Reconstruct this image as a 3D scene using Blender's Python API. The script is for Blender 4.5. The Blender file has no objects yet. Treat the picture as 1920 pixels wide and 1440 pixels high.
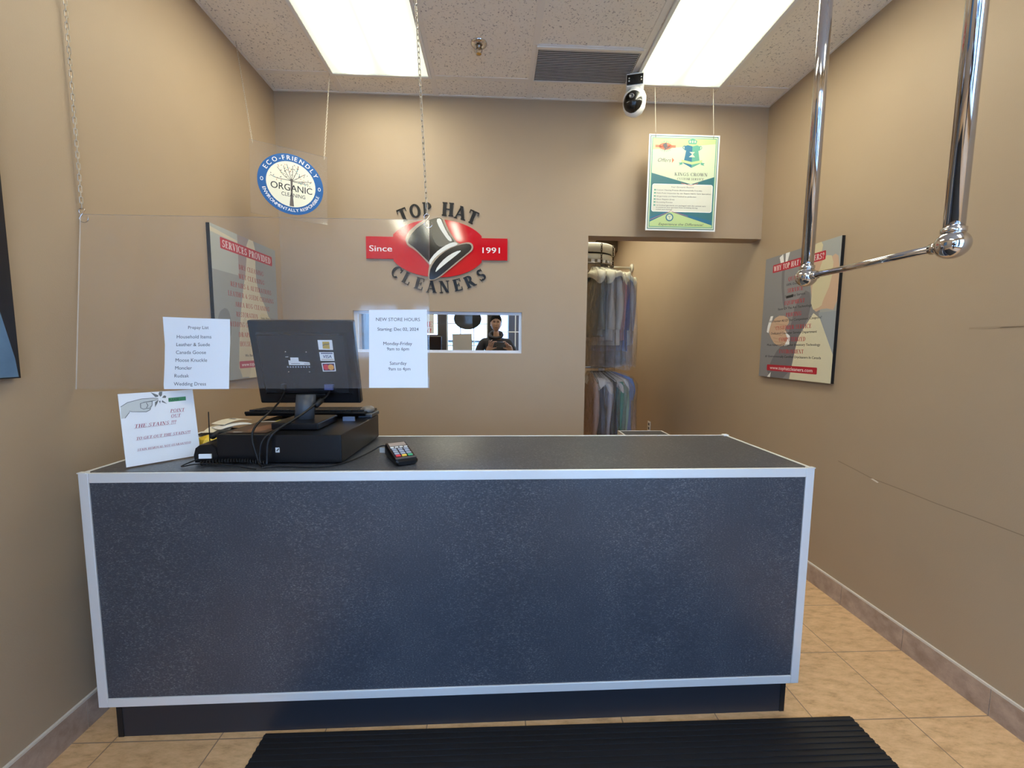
import bpy, bmesh, math, random
from math import sin, cos, pi, radians
from mathutils import Vector, Matrix
random.seed(7)
S = bpy.context.scene
COL = S.collection

# ------------------------------------------------------------------ camera, sky, exposure
L, R, B, CZ = -1.4507, 1.8655, 2.886, 3.0138       # left wall, right wall, back wall, ceiling
FRONT = -1.2                                         # storefront wall behind the photographer
TB = 0.6096
f_px, yaw, pitch, roll, CAMH = 766.67, 0.0414, -0.0914, 0.0084, 1.3658
fw = Vector((sin(yaw)*cos(pitch), cos(yaw)*cos(pitch), sin(pitch)))
rt = Vector((cos(yaw), -sin(yaw), 0)); up = rt.cross(fw)
r2 = rt*cos(roll)+up*sin(roll); u2 = -rt*sin(roll)+up*cos(roll)
cd = bpy.data.cameras.new('camera'); cam = bpy.data.objects.new('camera', cd); COL.objects.link(cam)
m = Matrix((r2, u2, -fw)).transposed().to_4x4(); m.translation = Vector((0, 0, CAMH))
cam.matrix_world = m
cd.sensor_fit = 'HORIZONTAL'; cd.sensor_width = 36; cd.lens = f_px/1920*36; cd.clip_start = .005; cd.clip_end = 200
S.camera = cam
W = bpy.data.worlds.new('sky'); S.world = W; W.use_nodes = True
bg = W.node_tree.nodes['Background']; bg.inputs[0].default_value = (.43, .74, 1.36, 1); bg.inputs[1].default_value = 3.1
S.view_settings.view_transform = 'Standard'; S.view_settings.look = 'None'
S.view_settings.exposure = 1.38; S.view_settings.gamma = 1; S.view_settings.use_curve_mapping = False
LAMP = 8.5        # strength of the fluorescent diffusers

# ------------------------------------------------------------------ materials
MATS = {}
def mat(name, col, rough=.5, metal=0, spec=.5, coat=0, emit=None, es=1):
    if name in MATS: return MATS[name]
    m = bpy.data.materials.new(name); m.use_nodes = True
    b = m.node_tree.nodes['Principled BSDF']
    b.inputs['Base Color'].default_value = (*col, 1); b.inputs['Roughness'].default_value = rough
    b.inputs['Metallic'].default_value = metal; b.inputs['Specular IOR Level'].default_value = spec
    b.inputs['Coat Weight'].default_value = coat
    if emit: b.inputs['Emission Color'].default_value = (*emit, 1); b.inputs['Emission Strength'].default_value = es
    MATS[name] = m; return m
def nodes(m): return m.node_tree.nodes, m.node_tree.links, m.node_tree.nodes['Principled BSDF']
def noise(m, scale, detail=3, rough=.5, stretch=(1, 1, 1), coord='Object', rot=0):
    n, l, b = nodes(m)
    tc = n.new('ShaderNodeTexCoord'); mp = n.new('ShaderNodeMapping'); mp.inputs['Scale'].default_value = stretch; mp.inputs['Rotation'].default_value = (0, 0, rot)
    t = n.new('ShaderNodeTexNoise'); t.inputs['Scale'].default_value = scale; t.inputs['Detail'].default_value = detail
    t.inputs['Roughness'].default_value = rough
    l.new(tc.outputs[coord], mp.inputs[0]); l.new(mp.outputs[0], t.inputs['Vector']); return t.outputs['Fac']
def ramp(m, fac, stops):
    n, l, b = nodes(m); r = n.new('ShaderNodeValToRGB'); e = r.color_ramp.elements
    e[0].position, e[0].color = stops[0][0], (*stops[0][1], 1); e[1].position, e[1].color = stops[-1][0], (*stops[-1][1], 1)
    for p, c in stops[1:-1]: k = e.new(p); k.color = (*c, 1)
    l.new(fac, r.inputs[0]); return r.outputs[0]
def bump(m, fac, strength, dist=.002):
    n, l, b = nodes(m); k = n.new('ShaderNodeBump'); k.inputs['Strength'].default_value = strength
    k.inputs['Distance'].default_value = dist; l.new(fac, k.inputs['Height']); l.new(k.outputs[0], b.inputs['Normal'])
def colour(m, out): m.node_tree.links.new(out, nodes(m)[2].inputs['Base Color'])
def mixc(m, fac, a, b_):
    n, l, b = nodes(m); x = n.new('ShaderNodeMix'); x.data_type = 'RGBA'
    l.new(fac, x.inputs[0])
    for s, v in ((6, a), (7, b_)):
        if isinstance(v, tuple): x.inputs[s].default_value = (*v, 1)
        else: l.new(v, x.inputs[s])
    return x.outputs[2]

wallm = mat('tan_wall_paint', (.40, .30, .192), .55, spec=.35)
colour(wallm, ramp(wallm, noise(wallm, 1.3, 3), [(.3, (.40, .298, .198)), (.7, (.43, .325, .217))]))
bump(wallm, noise(wallm, 260, 2), .35, .0008)
ceilm = mat('acoustic_tile', (.62, .58, .54), .9, spec=.1)
_v = noise(ceilm, 105, 3, .6); _w = noise(ceilm, 230, 1)
colour(ceilm, ramp(ceilm, _v, [(.29, (.30, .27, .245)), (.355, (.46, .425, .39)), (.40, (.84, .785, .69)), (.8, (.88, .825, .73))]))
bump(ceilm, _v, .5, .002)
tbarm = mat('ceiling_grid_enamel', (.80, .75, .67), .45)
floorm = mat('beige_floor_tile', (.6, .42, .27), .38, spec=.45)
def tile_floor():
    n, l, b = nodes(floorm)
    tc = n.new('ShaderNodeTexCoord'); mp = n.new('ShaderNodeMapping'); ft = .3309
    fx = .3564; mp.inputs['Location'].default_value = (-1.5419/fx+20, -1.3413/ft+20, 0); mp.inputs['Scale'].default_value = (1/fx, 1/ft, 1)
    br = n.new('ShaderNodeTexBrick'); br.offset = 0; br.squash = 1
    for k, v in (('Scale', 1), ('Mortar Size', .0065), ('Mortar Smooth', .3), ('Brick Width', 1), ('Row Height', 1), ('Bias', 0)): br.inputs[k].default_value = v
    br.inputs['Color1'].default_value = (.96, .96, .96, 1); br.inputs['Color2'].default_value = (1.05, 1.05, 1.05, 1); br.inputs['Mortar'].default_value = (1, 1, 1, 1)
    l.new(tc.outputs['Object'], mp.inputs[0]); l.new(mp.outputs[0], br.inputs['Vector'])
    s = ramp(floorm, noise(floorm, 13, 7, .74, (1.0, 2.8, 1), rot=radians(38)), [(.28, (.43, .245, .115)), (.47, (.66, .41, .205)), (.72, (.82, .54, .29))])
    mm = n.new('ShaderNodeMix'); mm.data_type = 'RGBA'; mm.blend_type = 'MULTIPLY'; mm.inputs[0].default_value = 1
    l.new(s, mm.inputs[6]); l.new(br.outputs['Color'], mm.inputs[7])
    c = mixc(floorm, br.outputs['Fac'], mm.outputs[2], (.30, .20, .125)); colour(floorm, c)
    iv = n.new('ShaderNodeMath'); iv.operation = 'SUBTRACT'; iv.inputs[0].default_value = 1; l.new(br.outputs['Fac'], iv.inputs[1])
    bump(floorm, iv.outputs[0], .6, .0015)
tile_floor()
basem = mat('baseboard_tile', (.45, .33, .25), .45)
colour(basem, ramp(basem, noise(basem, 14, 5, .65), [(.3, (.30, .21, .155)), (.7, (.52, .40, .315))]))
groutm = mat('cream_grout', (.66, .60, .52), .7)
lamin = mat('speckled_laminate', (.05, .053, .06), .33, spec=.6)
def laminate():
    a = noise(lamin, 170, 2, .55, (1, 1, 2.0)); c = noise(lamin, 7, 4, .6)
    n, l, b = nodes(lamin)
    k = n.new('ShaderNodeMath'); k.operation = 'MULTIPLY_ADD'; k.inputs[1].default_value = .22; l.new(c, k.inputs[0]); l.new(a, k.inputs[2])
    colour(lamin, ramp(lamin, k.outputs[0], [(.50, (.032, .038, .050)), (.68, (.048, .057, .075)), (.76, (.095, .10, .11)), (.86, (.17, .178, .19))]))
    bump(lamin, noise(lamin, 500, 1), .08, .0004)
laminate()
steel = mat('brushed_aluminium_edge', (.74, .75, .74), .42, .35)
chrome = mat('polished_chrome', (.66, .64, .65), .07, 1)
darkchrome = mat('tarnished_steel', (.35, .31, .27), .3, 1)
brass = mat('brass', (.6, .38, .12), .3, 1)
kickm = mat('black_kick_board', (.018, .02, .026), .42)
rubber = mat('black_ribbed_rubber', (.012, .012, .014), .55)
blackp = mat('black_plastic', (.005, .0055, .007), .28, spec=.35)
blackm = mat('matte_black_plastic', (.008, .0085, .010), .48, spec=.3)
dkgrey = mat('dark_grey_plastic', (.05, .055, .065), .4)
white = mat('white_enamel', (.78, .78, .76), .4)
paper = mat('white_paper', (.80, .82, .84), .8, spec=.2)
cream = mat('cream_paper', (.72, .68, .56), .8)
ink = mat('black_ink', (.012, .012, .014), .6)
greyink = mat('grey_ink', (.10, .10, .11), .6)
red = mat('signal_red_gloss', (.60, .008, .018), .04)
redink = mat('dark_red_ink', (.34, .035, .035), .6)
crimson = mat('crimson_print', (.46, .022, .04), .35)
blackgloss = mat('black_gloss_acrylic', (.008, .008, .009), .14)
whitegloss = mat('white_gloss_print', (.85, .85, .84), .3)
wire = mat('grey_wire', (.2, .19, .18), .4, .5)
def sheet_mat(name, tint, dif, refl=1.0, rough=.02):
    m = bpy.data.materials.new(name); m.use_nodes = True; n = m.node_tree.nodes; l = m.node_tree.links; n.clear()
    o = n.new('ShaderNodeOutputMaterial'); t = n.new('ShaderNodeBsdfTransparent'); t.inputs[0].default_value = (*tint, 1)
    g = n.new('ShaderNodeBsdfGlossy'); g.inputs['Roughness'].default_value = rough
    d = n.new('ShaderNodeBsdfDiffuse'); d.inputs[0].default_value = (.8, .8, .8, 1)
    fr = n.new('ShaderNodeLayerWeight'); fr.inputs[0].default_value = .5
    pw_ = n.new('ShaderNodeMath'); pw_.operation = 'POWER'; pw_.inputs[1].default_value = 5
    mu = n.new('ShaderNodeMath'); mu.operation = 'MULTIPLY_ADD'; mu.inputs[1].default_value = .96*refl; mu.inputs[2].default_value = .04*refl; mu.use_clamp = True
    a = n.new('ShaderNodeMixShader'); a.inputs[0].default_value = dif; b = n.new('ShaderNodeMixShader')
    l.new(t.outputs[0], a.inputs[1]); l.new(d.outputs[0], a.inputs[2]); l.new(fr.outputs['Facing'], pw_.inputs[0]); l.new(pw_.outputs[0], mu.inputs[0]); l.new(mu.outputs[0], b.inputs[0])
    l.new(a.outputs[0], b.inputs[1]); l.new(g.outputs[0], b.inputs[2]); l.new(b.outputs[0], o.inputs[0]); MATS[name] = m; return m
acredge = sheet_mat('acrylic_cut_edge', (.9, .92, .9), .55, 1, .2)
acrylic = sheet_mat('clear_acrylic', (.985, .985, .985), .026, .62, .06)
pane = sheet_mat('window_glass', (.96, .98, .97), .0, .8)
def bag_mat():
    m = sheet_mat('cling_plastic', (.985, .99, .99), .085, 1.5, .12); n = m.node_tree.nodes; l = m.node_tree.links
    tc = n.new('ShaderNodeTexCoord'); mp = n.new('ShaderNodeMapping'); mp.inputs['Scale'].default_value = (1, 1, .4)
    t = n.new('ShaderNodeTexNoise'); t.inputs['Scale'].default_value = 20; t.inputs['Detail'].default_value = 4; t.inputs['Distortion'].default_value = 1.2
    k = n.new('ShaderNodeBump'); k.inputs['Strength'].default_value = 1; k.inputs['Distance'].default_value = .03
    l.new(tc.outputs['Object'], mp.inputs[0]); l.new(mp.outputs[0], t.inputs['Vector']); l.new(t.outputs['Fac'], k.inputs['Height'])
    for q in n:
        if q.type in ('BSDF_GLOSSY', 'LAYER_WEIGHT', 'BSDF_DIFFUSE'): l.new(k.outputs[0], q.inputs['Normal'])
    return m
bagm = bag_mat()
mirror = mat('mirror_silver', (.93, .95, .95), .0, 1)
def cloth(name, c):
    m = mat(name, c, .85, spec=.15)
    colour(m, ramp(m, noise(m, 22, 3, .5, (1, 1, .3)), [(.3, tuple(x*.86 for x in c)), (.7, c)])); return m

# ------------------------------------------------------------------ mesh builder
class MB:
    def __init__(s): s.v = []; s.f = []; s.m = []; s.mats = []; s.sm = []
    def mi(s, m):
        if m not in s.mats: s.mats.append(m)
        return s.mats.index(m)
    def add(s, vs, fs, m, smooth=False, M=None):
        o = len(s.v); k = s.mi(m)
        for p in vs: p = Vector(p); s.v.append(M @ p if M else p)
        for f in fs: s.f.append([o+i for i in f]); s.m.append(k); s.sm.append(smooth)
        return s
    def box(s, a, b, m, M=None, bev=0):
        x0, x1 = sorted((a[0], b[0])); y0, y1 = sorted((a[1], b[1])); z0, z1 = sorted((a[2], b[2]))
        if bev:
            bm = bmesh.new(); bmesh.ops.create_cube(bm, size=1)
            for v in bm.verts: v.co = Vector(((x0+x1)/2+v.co.x*(x1-x0), (y0+y1)/2+v.co.y*(y1-y0), (z0+z1)/2+v.co.z*(z1-z0)))
            bmesh.ops.bevel(bm, geom=list(bm.edges), offset=bev, segments=2, profile=.5, affect='EDGES')
            bm.verts.index_update(); s.add([v.co.copy() for v in bm.verts], [[v.index for v in f.verts] for f in bm.faces], m, False, M); bm.free(); return s
        v = [(x0, y0, z0), (x1, y0, z0), (x1, y1, z0), (x0, y1, z0), (x0, y0, z1), (x1, y0, z1), (x1, y1, z1), (x0, y1, z1)]
        return s.add(v, [(0, 3, 2, 1), (4, 5, 6, 7), (0, 1, 5, 4), (1, 2, 6, 5), (2, 3, 7, 6), (3, 0, 4, 7)], m, False, M)
    def rings(s, rs, m, smooth=True, cap=True, closed=True, M=None):
        n = len(rs[0]); vs = [p for r in rs for p in r]; fs = []
        for i in range(len(rs)-1):
            for j in range(n if closed else n-1):
                k = (j+1) % n; fs.append((i*n+j, i*n+k, (i+1)*n+k, (i+1)*n+j))
        if cap and closed: fs += [tuple(range(n-1, -1, -1)), tuple((len(rs)-1)*n+j for j in range(n))]
        return s.add(vs, fs, m, smooth, M)
    def tube(s, pts, r, m, n=10, closed=False, cap=True, M=None):
        P = [Vector(p) for p in pts]; rs = []; up = None; N = len(P)
        rad = r if isinstance(r, (list, tuple)) else [r]*N
        for i, p in enumerate(P):
            if closed: d = P[(i+1) % N]-P[i-1]
            else: d = P[min(i+1, N-1)]-P[max(i-1, 0)]
            d.normalize()
            if up is None: up = d.orthogonal().normalized()
            else:
                up = (up-d*up.dot(d))
                up = up.normalized() if up.length > 1e-6 else d.orthogonal().normalized()
            w = d.cross(up); rs.append([p+(up*cos(2*pi*j/n)+w*sin(2*pi*j/n))*rad[i] for j in range(n)])
        if closed: rs.append(rs[0]); cap = False
        return s.rings(rs, m, True, cap, True, M)
    def lathe(s, prof, c, m, n=24, axis='Z', smooth=True, cap=True, M=None):
        rs = []
        for r, h in prof:
            ring = []
            for j in range(n):
                a = 2*pi*j/n; x, y = r*cos(a), r*sin(a)
                p = (x, y, h) if axis == 'Z' else ((x, -h, y) if axis == 'Y' else (h, x, y))
                ring.append(Vector(p)+Vector(c))
            rs.append(ring)
        return s.rings(rs, m, smooth, cap, True, M)
    def ball(s, c, r, m, n=16, sc=(1, 1, 1), M=None):
        prof = [(max(1e-5, r*sin(pi*i/n)), -r*cos(pi*i/n)) for i in range(n+1)]; c = Vector(c)
        rs = [[c+Vector((q*cos(2*pi*j/(n+4))*sc[0], q*sin(2*pi*j/(n+4))*sc[1], z*sc[2])) for j in range(n+4)] for q, z in prof]
        return s.rings(rs, m, True, True, True, M)
    def prism(s, pts, F, d0, d1, m):
        n = len(pts); a = [F.p(x, y, d0) for x, y in pts]; b = [F.p(x, y, d1) for x, y in pts]
        return s.add(a+b, [tuple(range(n-1, -1, -1)), tuple(range(n, 2*n))]+[(i, (i+1) % n, n+(i+1) % n, n+i) for i in range(n)], m)
    def poly(s, pts, F, d, m): return s.add([F.p(x, y, d) for x, y in pts], [tuple(range(len(pts)))], m)
    def build(s, name, parent=None, origin=None, smooth=None):
        me = bpy.data.meshes.new(name)
        if parent is not None: off = parent.get('_w', (0, 0, 0))
        elif origin is not None: off = origin
        else:
            xs = [[p[i] for p in s.v] for i in range(3)]
            off = ((min(xs[0])+max(xs[0]))/2, (min(xs[1])+max(xs[1]))/2, min(xs[2]))
        off = Vector(off)
        me.from_pydata([p-off for p in s.v], [], s.f)
        for k in s.mats: me.materials.append(k)
        for p, k, q in zip(me.polygons, s.m, s.sm): p.material_index = k; p.use_smooth = q
        me.update()
        o = bpy.data.objects.new(name, me); COL.objects.link(o)
        if parent is not None: o.parent = parent; o['_w'] = tuple(off)
        else: o.location = off; o['_w'] = tuple(off)
        return o
def thing(name, label, cat, loc=(0, 0, 0), group=None):
    o = bpy.data.objects.new(name, None); COL.objects.link(o); o.location = loc; o['_w'] = tuple(loc); o.empty_display_size = .05
    o['label'] = label; o['category'] = cat
    if group: o['group'] = group
    return o
def tag(o, label, cat, group=None):
    o['label'] = label; o['category'] = cat
    if group: o['group'] = group
    return o
def struct(o, label=None):
    o['kind'] = 'structure'
    if label: o['label'] = label
    return o
class Frame:
    def __init__(s, o, u, v): s.o = Vector(o); s.u = Vector(u).normalized(); s.v = Vector(v).normalized(); s.n = s.u.cross(s.v)
    def p(s, a, b, d=0): return s.o+s.u*a+s.v*b+s.n*d

# ------------------------------------------------------------------ lettering
def R4(x0, y0, x1, y1): return [(x0, y0), (x1, y0), (x1, y1), (x0, y1)]
TKX, TKY = 1.0, 1.0
def ringp(cx, cy, rx, ry, a0, a1, tx, ty, n=12):
    out = []; tx *= TKX; ty *= TKY
    for i in range(n):
        q = []
        for a in (a0+(a1-a0)*i/n, a0+(a1-a0)*(i+1)/n):
            a = radians(a); q.append(((cx+rx*cos(a), cy+ry*sin(a)), (cx+(rx-tx)*cos(a), cy+(ry-ty)*sin(a))))
        out.append([q[0][0], q[1][0], q[1][1], q[0][1]])
    return out
def stemp(x, w=.19, top=1, bot=1, h=1):
    d_ = w*(TKX-1)/2; o = [R4(x-d_, 0, x+w+d_, h)]
    if bot: o.append(R4(x-.09, 0, x+w+.09, .05))
    if top: o.append(R4(x-.09, h-.05, x+w+.09, h))
    return o
def dg(x0, x1, w, y0=0, y1=1):
    d_ = w*(TKX-1)/2; x0 -= d_; x1 -= d_; w += 2*d_
    return [[(x0, y0), (x0+w, y0), (x1+w, y1), (x1, y1)]]
def serif(c):
    if c == 'A': return dg(.06, .37, .06)+dg(.62, .31, .19)+[R4(.19, .3, .62, .36), R4(-.02, 0, .23, .05), R4(.54, 0, .9, .05)], .9
    if c == 'B': return stemp(.1)+ringp(.36, .755, .27, .245, -90, 90, .16, .05)+ringp(.38, .275, .33, .275, -90, 90, .17, .05)+[R4(.1, .95, .36, 1), R4(.1, .50, .38, .55), R4(.1, 0, .38, .05)], .78
    if c in 'CG':
        o = ringp(.45, .5, .42, .52, 42, 318, .17, .055, 18)+[R4(.70, .62, .755, 1)]
        if c == 'G': return o+[R4(.64, .06, .81, .42), R4(.54, .40, .9, .45)], .95
        return o, .84
    if c == 'D': return stemp(.1)+ringp(.38, .5, .46, .5, -90, 90, .18, .05, 14)+[R4(.1, .95, .4, 1), R4(.1, 0, .4, .05)], .92
    if c in 'EF':
        o = stemp(.1)+[R4(.1, .95, .68, 1), R4(.2, .48, .52, .53), R4(.63, .74, .68, 1), R4(.48, .37, .53, .64)]
        if c == 'E': o += [R4(.1, 0, .72, .05), R4(.66, 0, .72, .28)]
        return o, .78 if c == 'E' else .72
    if c == 'H': return stemp(.1)+stemp(.62)+[R4(.2, .48, .7, .53)], .92
    if c == 'I': return stemp(.12), .42
    if c == 'J': return stemp(.3, bot=0)+ringp(.27, .17, .2, .19, 180, 360, .1, .06), .55
    if c == 'K': return stemp(.1)+dg(.22, .64, .06, .42, 1)+dg(.62, .3, .19, 0, .58)+[R4(.54, .95, .84, 1), R4(.52, 0, .9, .05)], .9
    if c == 'L': return stemp(.1)+[R4(.1, 0, .68, .05), R4(.62, 0, .68, .3)], .74
    if c == 'M': return [R4(.12, 0, .18, 1), R4(.0, 0, .3, .05), R4(0, .95, .25, 1)]+dg(.44, .12, .18)+dg(.48, .80, .06)+stemp(.80), 1.12
    if c == 'N': return [R4(.12, 0, .18, 1), R4(.0, 0, .3, .05), R4(0, .95, .25, 1), R4(.72, 0, .78, 1), R4(.6, .95, .9, 1)]+dg(.60, .1, .19), .94
    if c in 'OQ':
        o = ringp(.45, .5, .43, .52, 0, 360, .17, .055, 24)
        if c == 'Q': o += dg(.62, .44, .16, -.2, .2)
        return o, .92
    if c in 'PR':
        o = stemp(.1)+ringp(.36, .73, .32, .27, -90, 90, .17, .05)+[R4(.1, .95, .37, 1), R4(.1, .46, .37, .51)]
        if c == 'R': return o+dg(.62, .34, .19, 0, .48)+[R4(.6, 0, .9, .05)], .86
        return o, .76
    if c == 'S': return ringp(.35, .735, .27, .265, 35, 270, .14, .075, 14)+ringp(.33, .265, .30, .275, -145, 90, .15, .08, 14)+[R4(.55, .74, .6, 1), R4(.04, 0, .09, .28)], .72
    if c == 'T': return stemp(.31, top=0)+[R4(.02, .95, .78, 1), R4(.02, .72, .07, 1), R4(.73, .72, .78, 1)], .8
    if c == 'U': return [R4(.1, .3, .27, 1), R4(.0, .95, .37, 1), R4(.7, .3, .76, 1), R4(.58, .95, .88, 1)]+ringp(.43, .3, .33, .32, 180, 360, .1, .08), .9
    if c == 'V': return dg(.34, .06, .19)+dg(.40, .74, .06)+[R4(-.02, .95, .36, 1), R4(.6, .95, .88, 1)], .88
    if c == 'W': return dg(.28, .06, .18)+dg(.34, .56, .06)+dg(.74, .5, .18)+dg(.8, 1.06, .06)+[R4(-.02, .95, .34, 1), R4(.96, .95, 1.2, 1)], 1.2
    if c == 'X': return dg(.58, .08, .19)+dg(.1, .64, .06)+[R4(0, 0, .28, .05), R4(.5, 0, .86, .05), R4(0, .95, .34, 1), R4(.54, .95, .8, 1)], .86
    if c == 'Y': return [R4(.33, 0, .50, .5), R4(.22, 0, .6, .05)]+dg(.33, .04, .18, .45, 1)+dg(.42, .68, .06, .45, 1)+[R4(-.02, .95, .32, 1), R4(.55, .95, .84, 1)], .84
    if c == 'Z': return dg(.06, .48, .19)+[R4(.06, .95, .67, 1), R4(.06, 0, .68, .05)], .74
    if c == '&': return ringp(.36, .77, .18, .22, 0, 360, .07, .05)+ringp(.32, .27, .29, .28, 60, 360, .14, .06)+dg(.66, .2, .17, 0, .75), .9
    if c == '?': return ringp(.3, .74, .25, .27, -70, 200, .14, .07)+[R4(.27, .26, .34, .5), R4(.22, 0, .4, .15)], .62
    if c == '!': return [[(.12, .26), (.2, .26), (.28, 1), (.06, 1)], R4(.09, 0, .25, .15)], .36
    if c == '.': return [R4(.09, 0, .25, .15)], .34
    return [], .38
def lay_serif(s, gap=.06):
    out = []; x = 0
    for c in s:
        p, a = serif(c); out += [[(x+px, py) for px, py in q] for q in p]; x += a+gap
    return out, x-gap
_tc = {}
def sans(s, bold=0.0):
    if (s, bold) in _tc: return _tc[(s, bold)]
    c = bpy.data.curves.new('t', 'FONT'); c.body = s; c.size = 1/.73; c.resolution_u = 3; c.offset = 0
    o = bpy.data.objects.new('t', c); COL.objects.link(o)
    dg_ = bpy.context.evaluated_depsgraph_get(); e = o.evaluated_get(dg_); me = e.to_mesh()
    vs = [(v.co.x, v.co.y) for v in me.vertices]; fs = [tuple(p.vertices) for p in me.polygons]; e.to_mesh_clear()
    bpy.data.objects.remove(o); bpy.data.curves.remove(c)
    w = max([v[0] for v in vs] or [0]); x0 = min([v[0] for v in vs] or [0])
    polys = [[(vs[i][0]-x0, vs[i][1]) for i in f] for f in fs]
    _tc[(s, bold)] = (polys, w-x0); return _tc[(s, bold)]
def text(mb, F, s, x, y, h, m, font='sans', width=None, align='c', d=.0008, bold=0, shear=0, ang=0, depth=0, under=False, under_m=None):
    """baseline starts at (x, y) in the frame; h = cap height"""
    P, w = lay_serif(s) if font == 'serif' else sans(s, bold)
    sx = h if width is None else width/w
    W_ = w*sx; ox = {'l': 0, 'c': -W_/2, 'r': -W_}[align]; ca, sa = cos(ang), sin(ang)
    def T(p):
        a = ox+p[0]*sx+shear*p[1]*h; b = p[1]*h; return (x+a*ca-b*sa, y+a*sa+b*ca)
    if under: P = P+[[(0, -.16*1), (w, -.16), (w, -.10), (0, -.10)]]
    for i, q in enumerate(P):
        k = (i % 12)*2.5e-5 if font == 'serif' else 0
        if depth: mb.prism([T(p) for p in q], F, d, d+depth+k, m)
        else: mb.poly([T(p) for p in q], F, d+k, m)
        if bold and font != 'serif': mb.poly([T((p[0]+bold*2, p[1])) for p in q], F, d+.00012, m)
    return W_
def arc_text(mb, F, s, cx, cy, r, a_mid, span, h, m, font='serif', d=.001, depth=0, inside=False, each=None, bold=0, sx=1.0):
    ws = [(serif(c)[1] if font == 'serif' else (sans(c, bold)[1]+.12 if c != ' ' else .4)) for c in s]
    tot = sum(ws); t = 0
    for c, w in zip(s, ws):
        k = (t+w/2)/tot-.5; t += w
        if c == ' ': continue
        a = a_mid+(k*span if inside else -k*span); A = radians(a)
        rr = r+h if inside else r
        x, y = cx+rr*cos(A), cy+rr*sin(A); ang = A+pi/2 if inside else A-pi/2
        b = each() if each else mb
        text(b, F, c, x, y, h, m, font, width=h*(w-.12 if font != 'serif' else w)*sx if font != 'serif' else None, d=d, depth=depth, ang=ang, bold=bold)
        if each: b.build('letter', each.root)
def rrect(x0, y0, x1, y1, r, n=5):
    o = []
    for cx, cy, a in ((x1-r, y1-r, 0), (x0+r, y1-r, 90), (x0+r, y0+r, 180), (x1-r, y0+r, 270)):
        o += [(cx+r*cos(radians(a+90*i/n)), cy+r*sin(radians(a+90*i/n))) for i in range(n+1)]
    return o
def ell(cx, cy, rx, ry, n=32, a0=0, a1=360):
    return [(cx+rx*cos(radians(a0+(a1-a0)*i/n)), cy+ry*sin(radians(a0+(a1-a0)*i/n))) for i in range(n if a1-a0 >= 360 else n+1)]
def smoothp(pts, it=2):
    for _ in range(it):
        q = []
        for i, a in enumerate(pts):
            b = pts[(i+1) % len(pts)]
            q += [(a[0]*.75+b[0]*.25, a[1]*.75+b[1]*.25), (a[0]*.25+b[0]*.75, a[1]*.25+b[1]*.75)]
        pts = q
    return pts
def line2(mb, F, pts, w, d, m, closed=False):
    n = len(pts)
    for i in range(n if closed else n-1):
        a, b = Vector(pts[i]), Vector(pts[(i+1) % n]); t = b-a
        if t.length < 1e-7: continue
        t.normalize(); q = Vector((-t.y, t.x))*w/2; a = a-t*w*.2; b = b+t*w*.2
        mb.poly([tuple(a-q), tuple(b-q), tuple(b+q), tuple(a+q)], F, d, m)

# ------------------------------------------------------------------ room shell
YB = 6.9      # far wall of the back room
XL2 = .05     # partition closing the back room on the left (behind the shop's back wall)
OX0, OZ = .64, 2.133          # doorway left edge, doorway head
T_ = .12
struct(MB().box((L-.12, FRONT-.15, -.12), (R+.12, YB+.2, 0), floorm).build('floor', origin=(0, 0, 0)))
conc = mat('pale_concrete', (.66, .67, .67), .85)
struct(MB().box((-9, -9, -.14), (9, FRONT-.15, -.02), conc).build('pavement', origin=(0, -5, 0)))
mb = MB(); mb.box((L-.1, FRONT-.15, CZ), (R+.1, YB+.2, CZ+.1), ceilm); struct(mb.build('ceiling', origin=(0, 0, 0)))
struct(MB().box((L-.12, FRONT-.15, 0), (L, B, CZ), wallm).build('wall_left', origin=(0, 0, 0)))
wr = struct(MB().box((R, FRONT-.15, 0), (R+.12, YB+.2, CZ), wallm).build('wall_right', origin=(0, 0, 0)))
# back wall with the pass-through mirror recess and the doorway (doorway runs to the right wall)
MX0, MX1, MZ0, MZ1 = -.979, .185, 1.318, 1.604
mb = MB()
mb.box((L-.12, B, 0), (MX0, B+T_, CZ), wallm); mb.box((MX0, B, 0), (MX1, B+T_, MZ0), wallm)
mb.box((MX0, B, MZ1), (MX1, B+T_, CZ), wallm); mb.box((MX1, B, 0), (OX0, B+T_, CZ), wallm)
mb.box((OX0, B, OZ), (R, B+T_, CZ), wallm); mb.box((MX0, B+.07, MZ0), (MX1, B+T_, MZ1), wallm)
struct(mb.build('wall_back', origin=(0, 0, 0)))
mb = MB(); mb.box((XL2-.1, YB, 0), (R+.12, YB+.12, CZ), wallm); struct(mb.build('wall_stockroom', origin=(0, 0, 0)))
struct(MB().box((XL2-.1, B+T_, 0), (XL2, YB, CZ), wallm).build('wall_partition', origin=(0, 0, 0)))
# marks on the right wall
FR = Frame((R, 0, 0), (0, -1, 0), (0, 0, 1))
mb = MB(); scuff = mat('scuff_line', (.27, .20, .13), .8)
pts = [(-2.10, .761), (-2.0, .747), (-1.9, .731), (-1.75, .727), (-1.6, .720), (-1.45, .7195), (-1.31, .716)]
line2(mb, FR, pts, .0035, .0006, scuff); mb.build('scuff_mark', wr)
mb = MB(); mb.prism([(-1.905, .727), (-1.89, .7235), (-1.868, .7185), (-1.862, .722), (-1.875, .7275), (-1.893, .7315)], FR, 0, .0012, mat('bare_plaster', (.75, .68, .58), .8)); mb.build('paint_chip', wr)
mb = MB()
for a, b, c, d in ((-1.55, 1.452, -1.13, 1.458), (-1.45, 1.449, -1.2, 1.4495)): mb.poly([(a, b-.004), (c, d-.004), (c, d+.003), (a, b+.003)], FR, .0006, mat('faint_rub', (.36, .265, .172), .8))
mb.build('rub_mark', wr)
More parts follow.
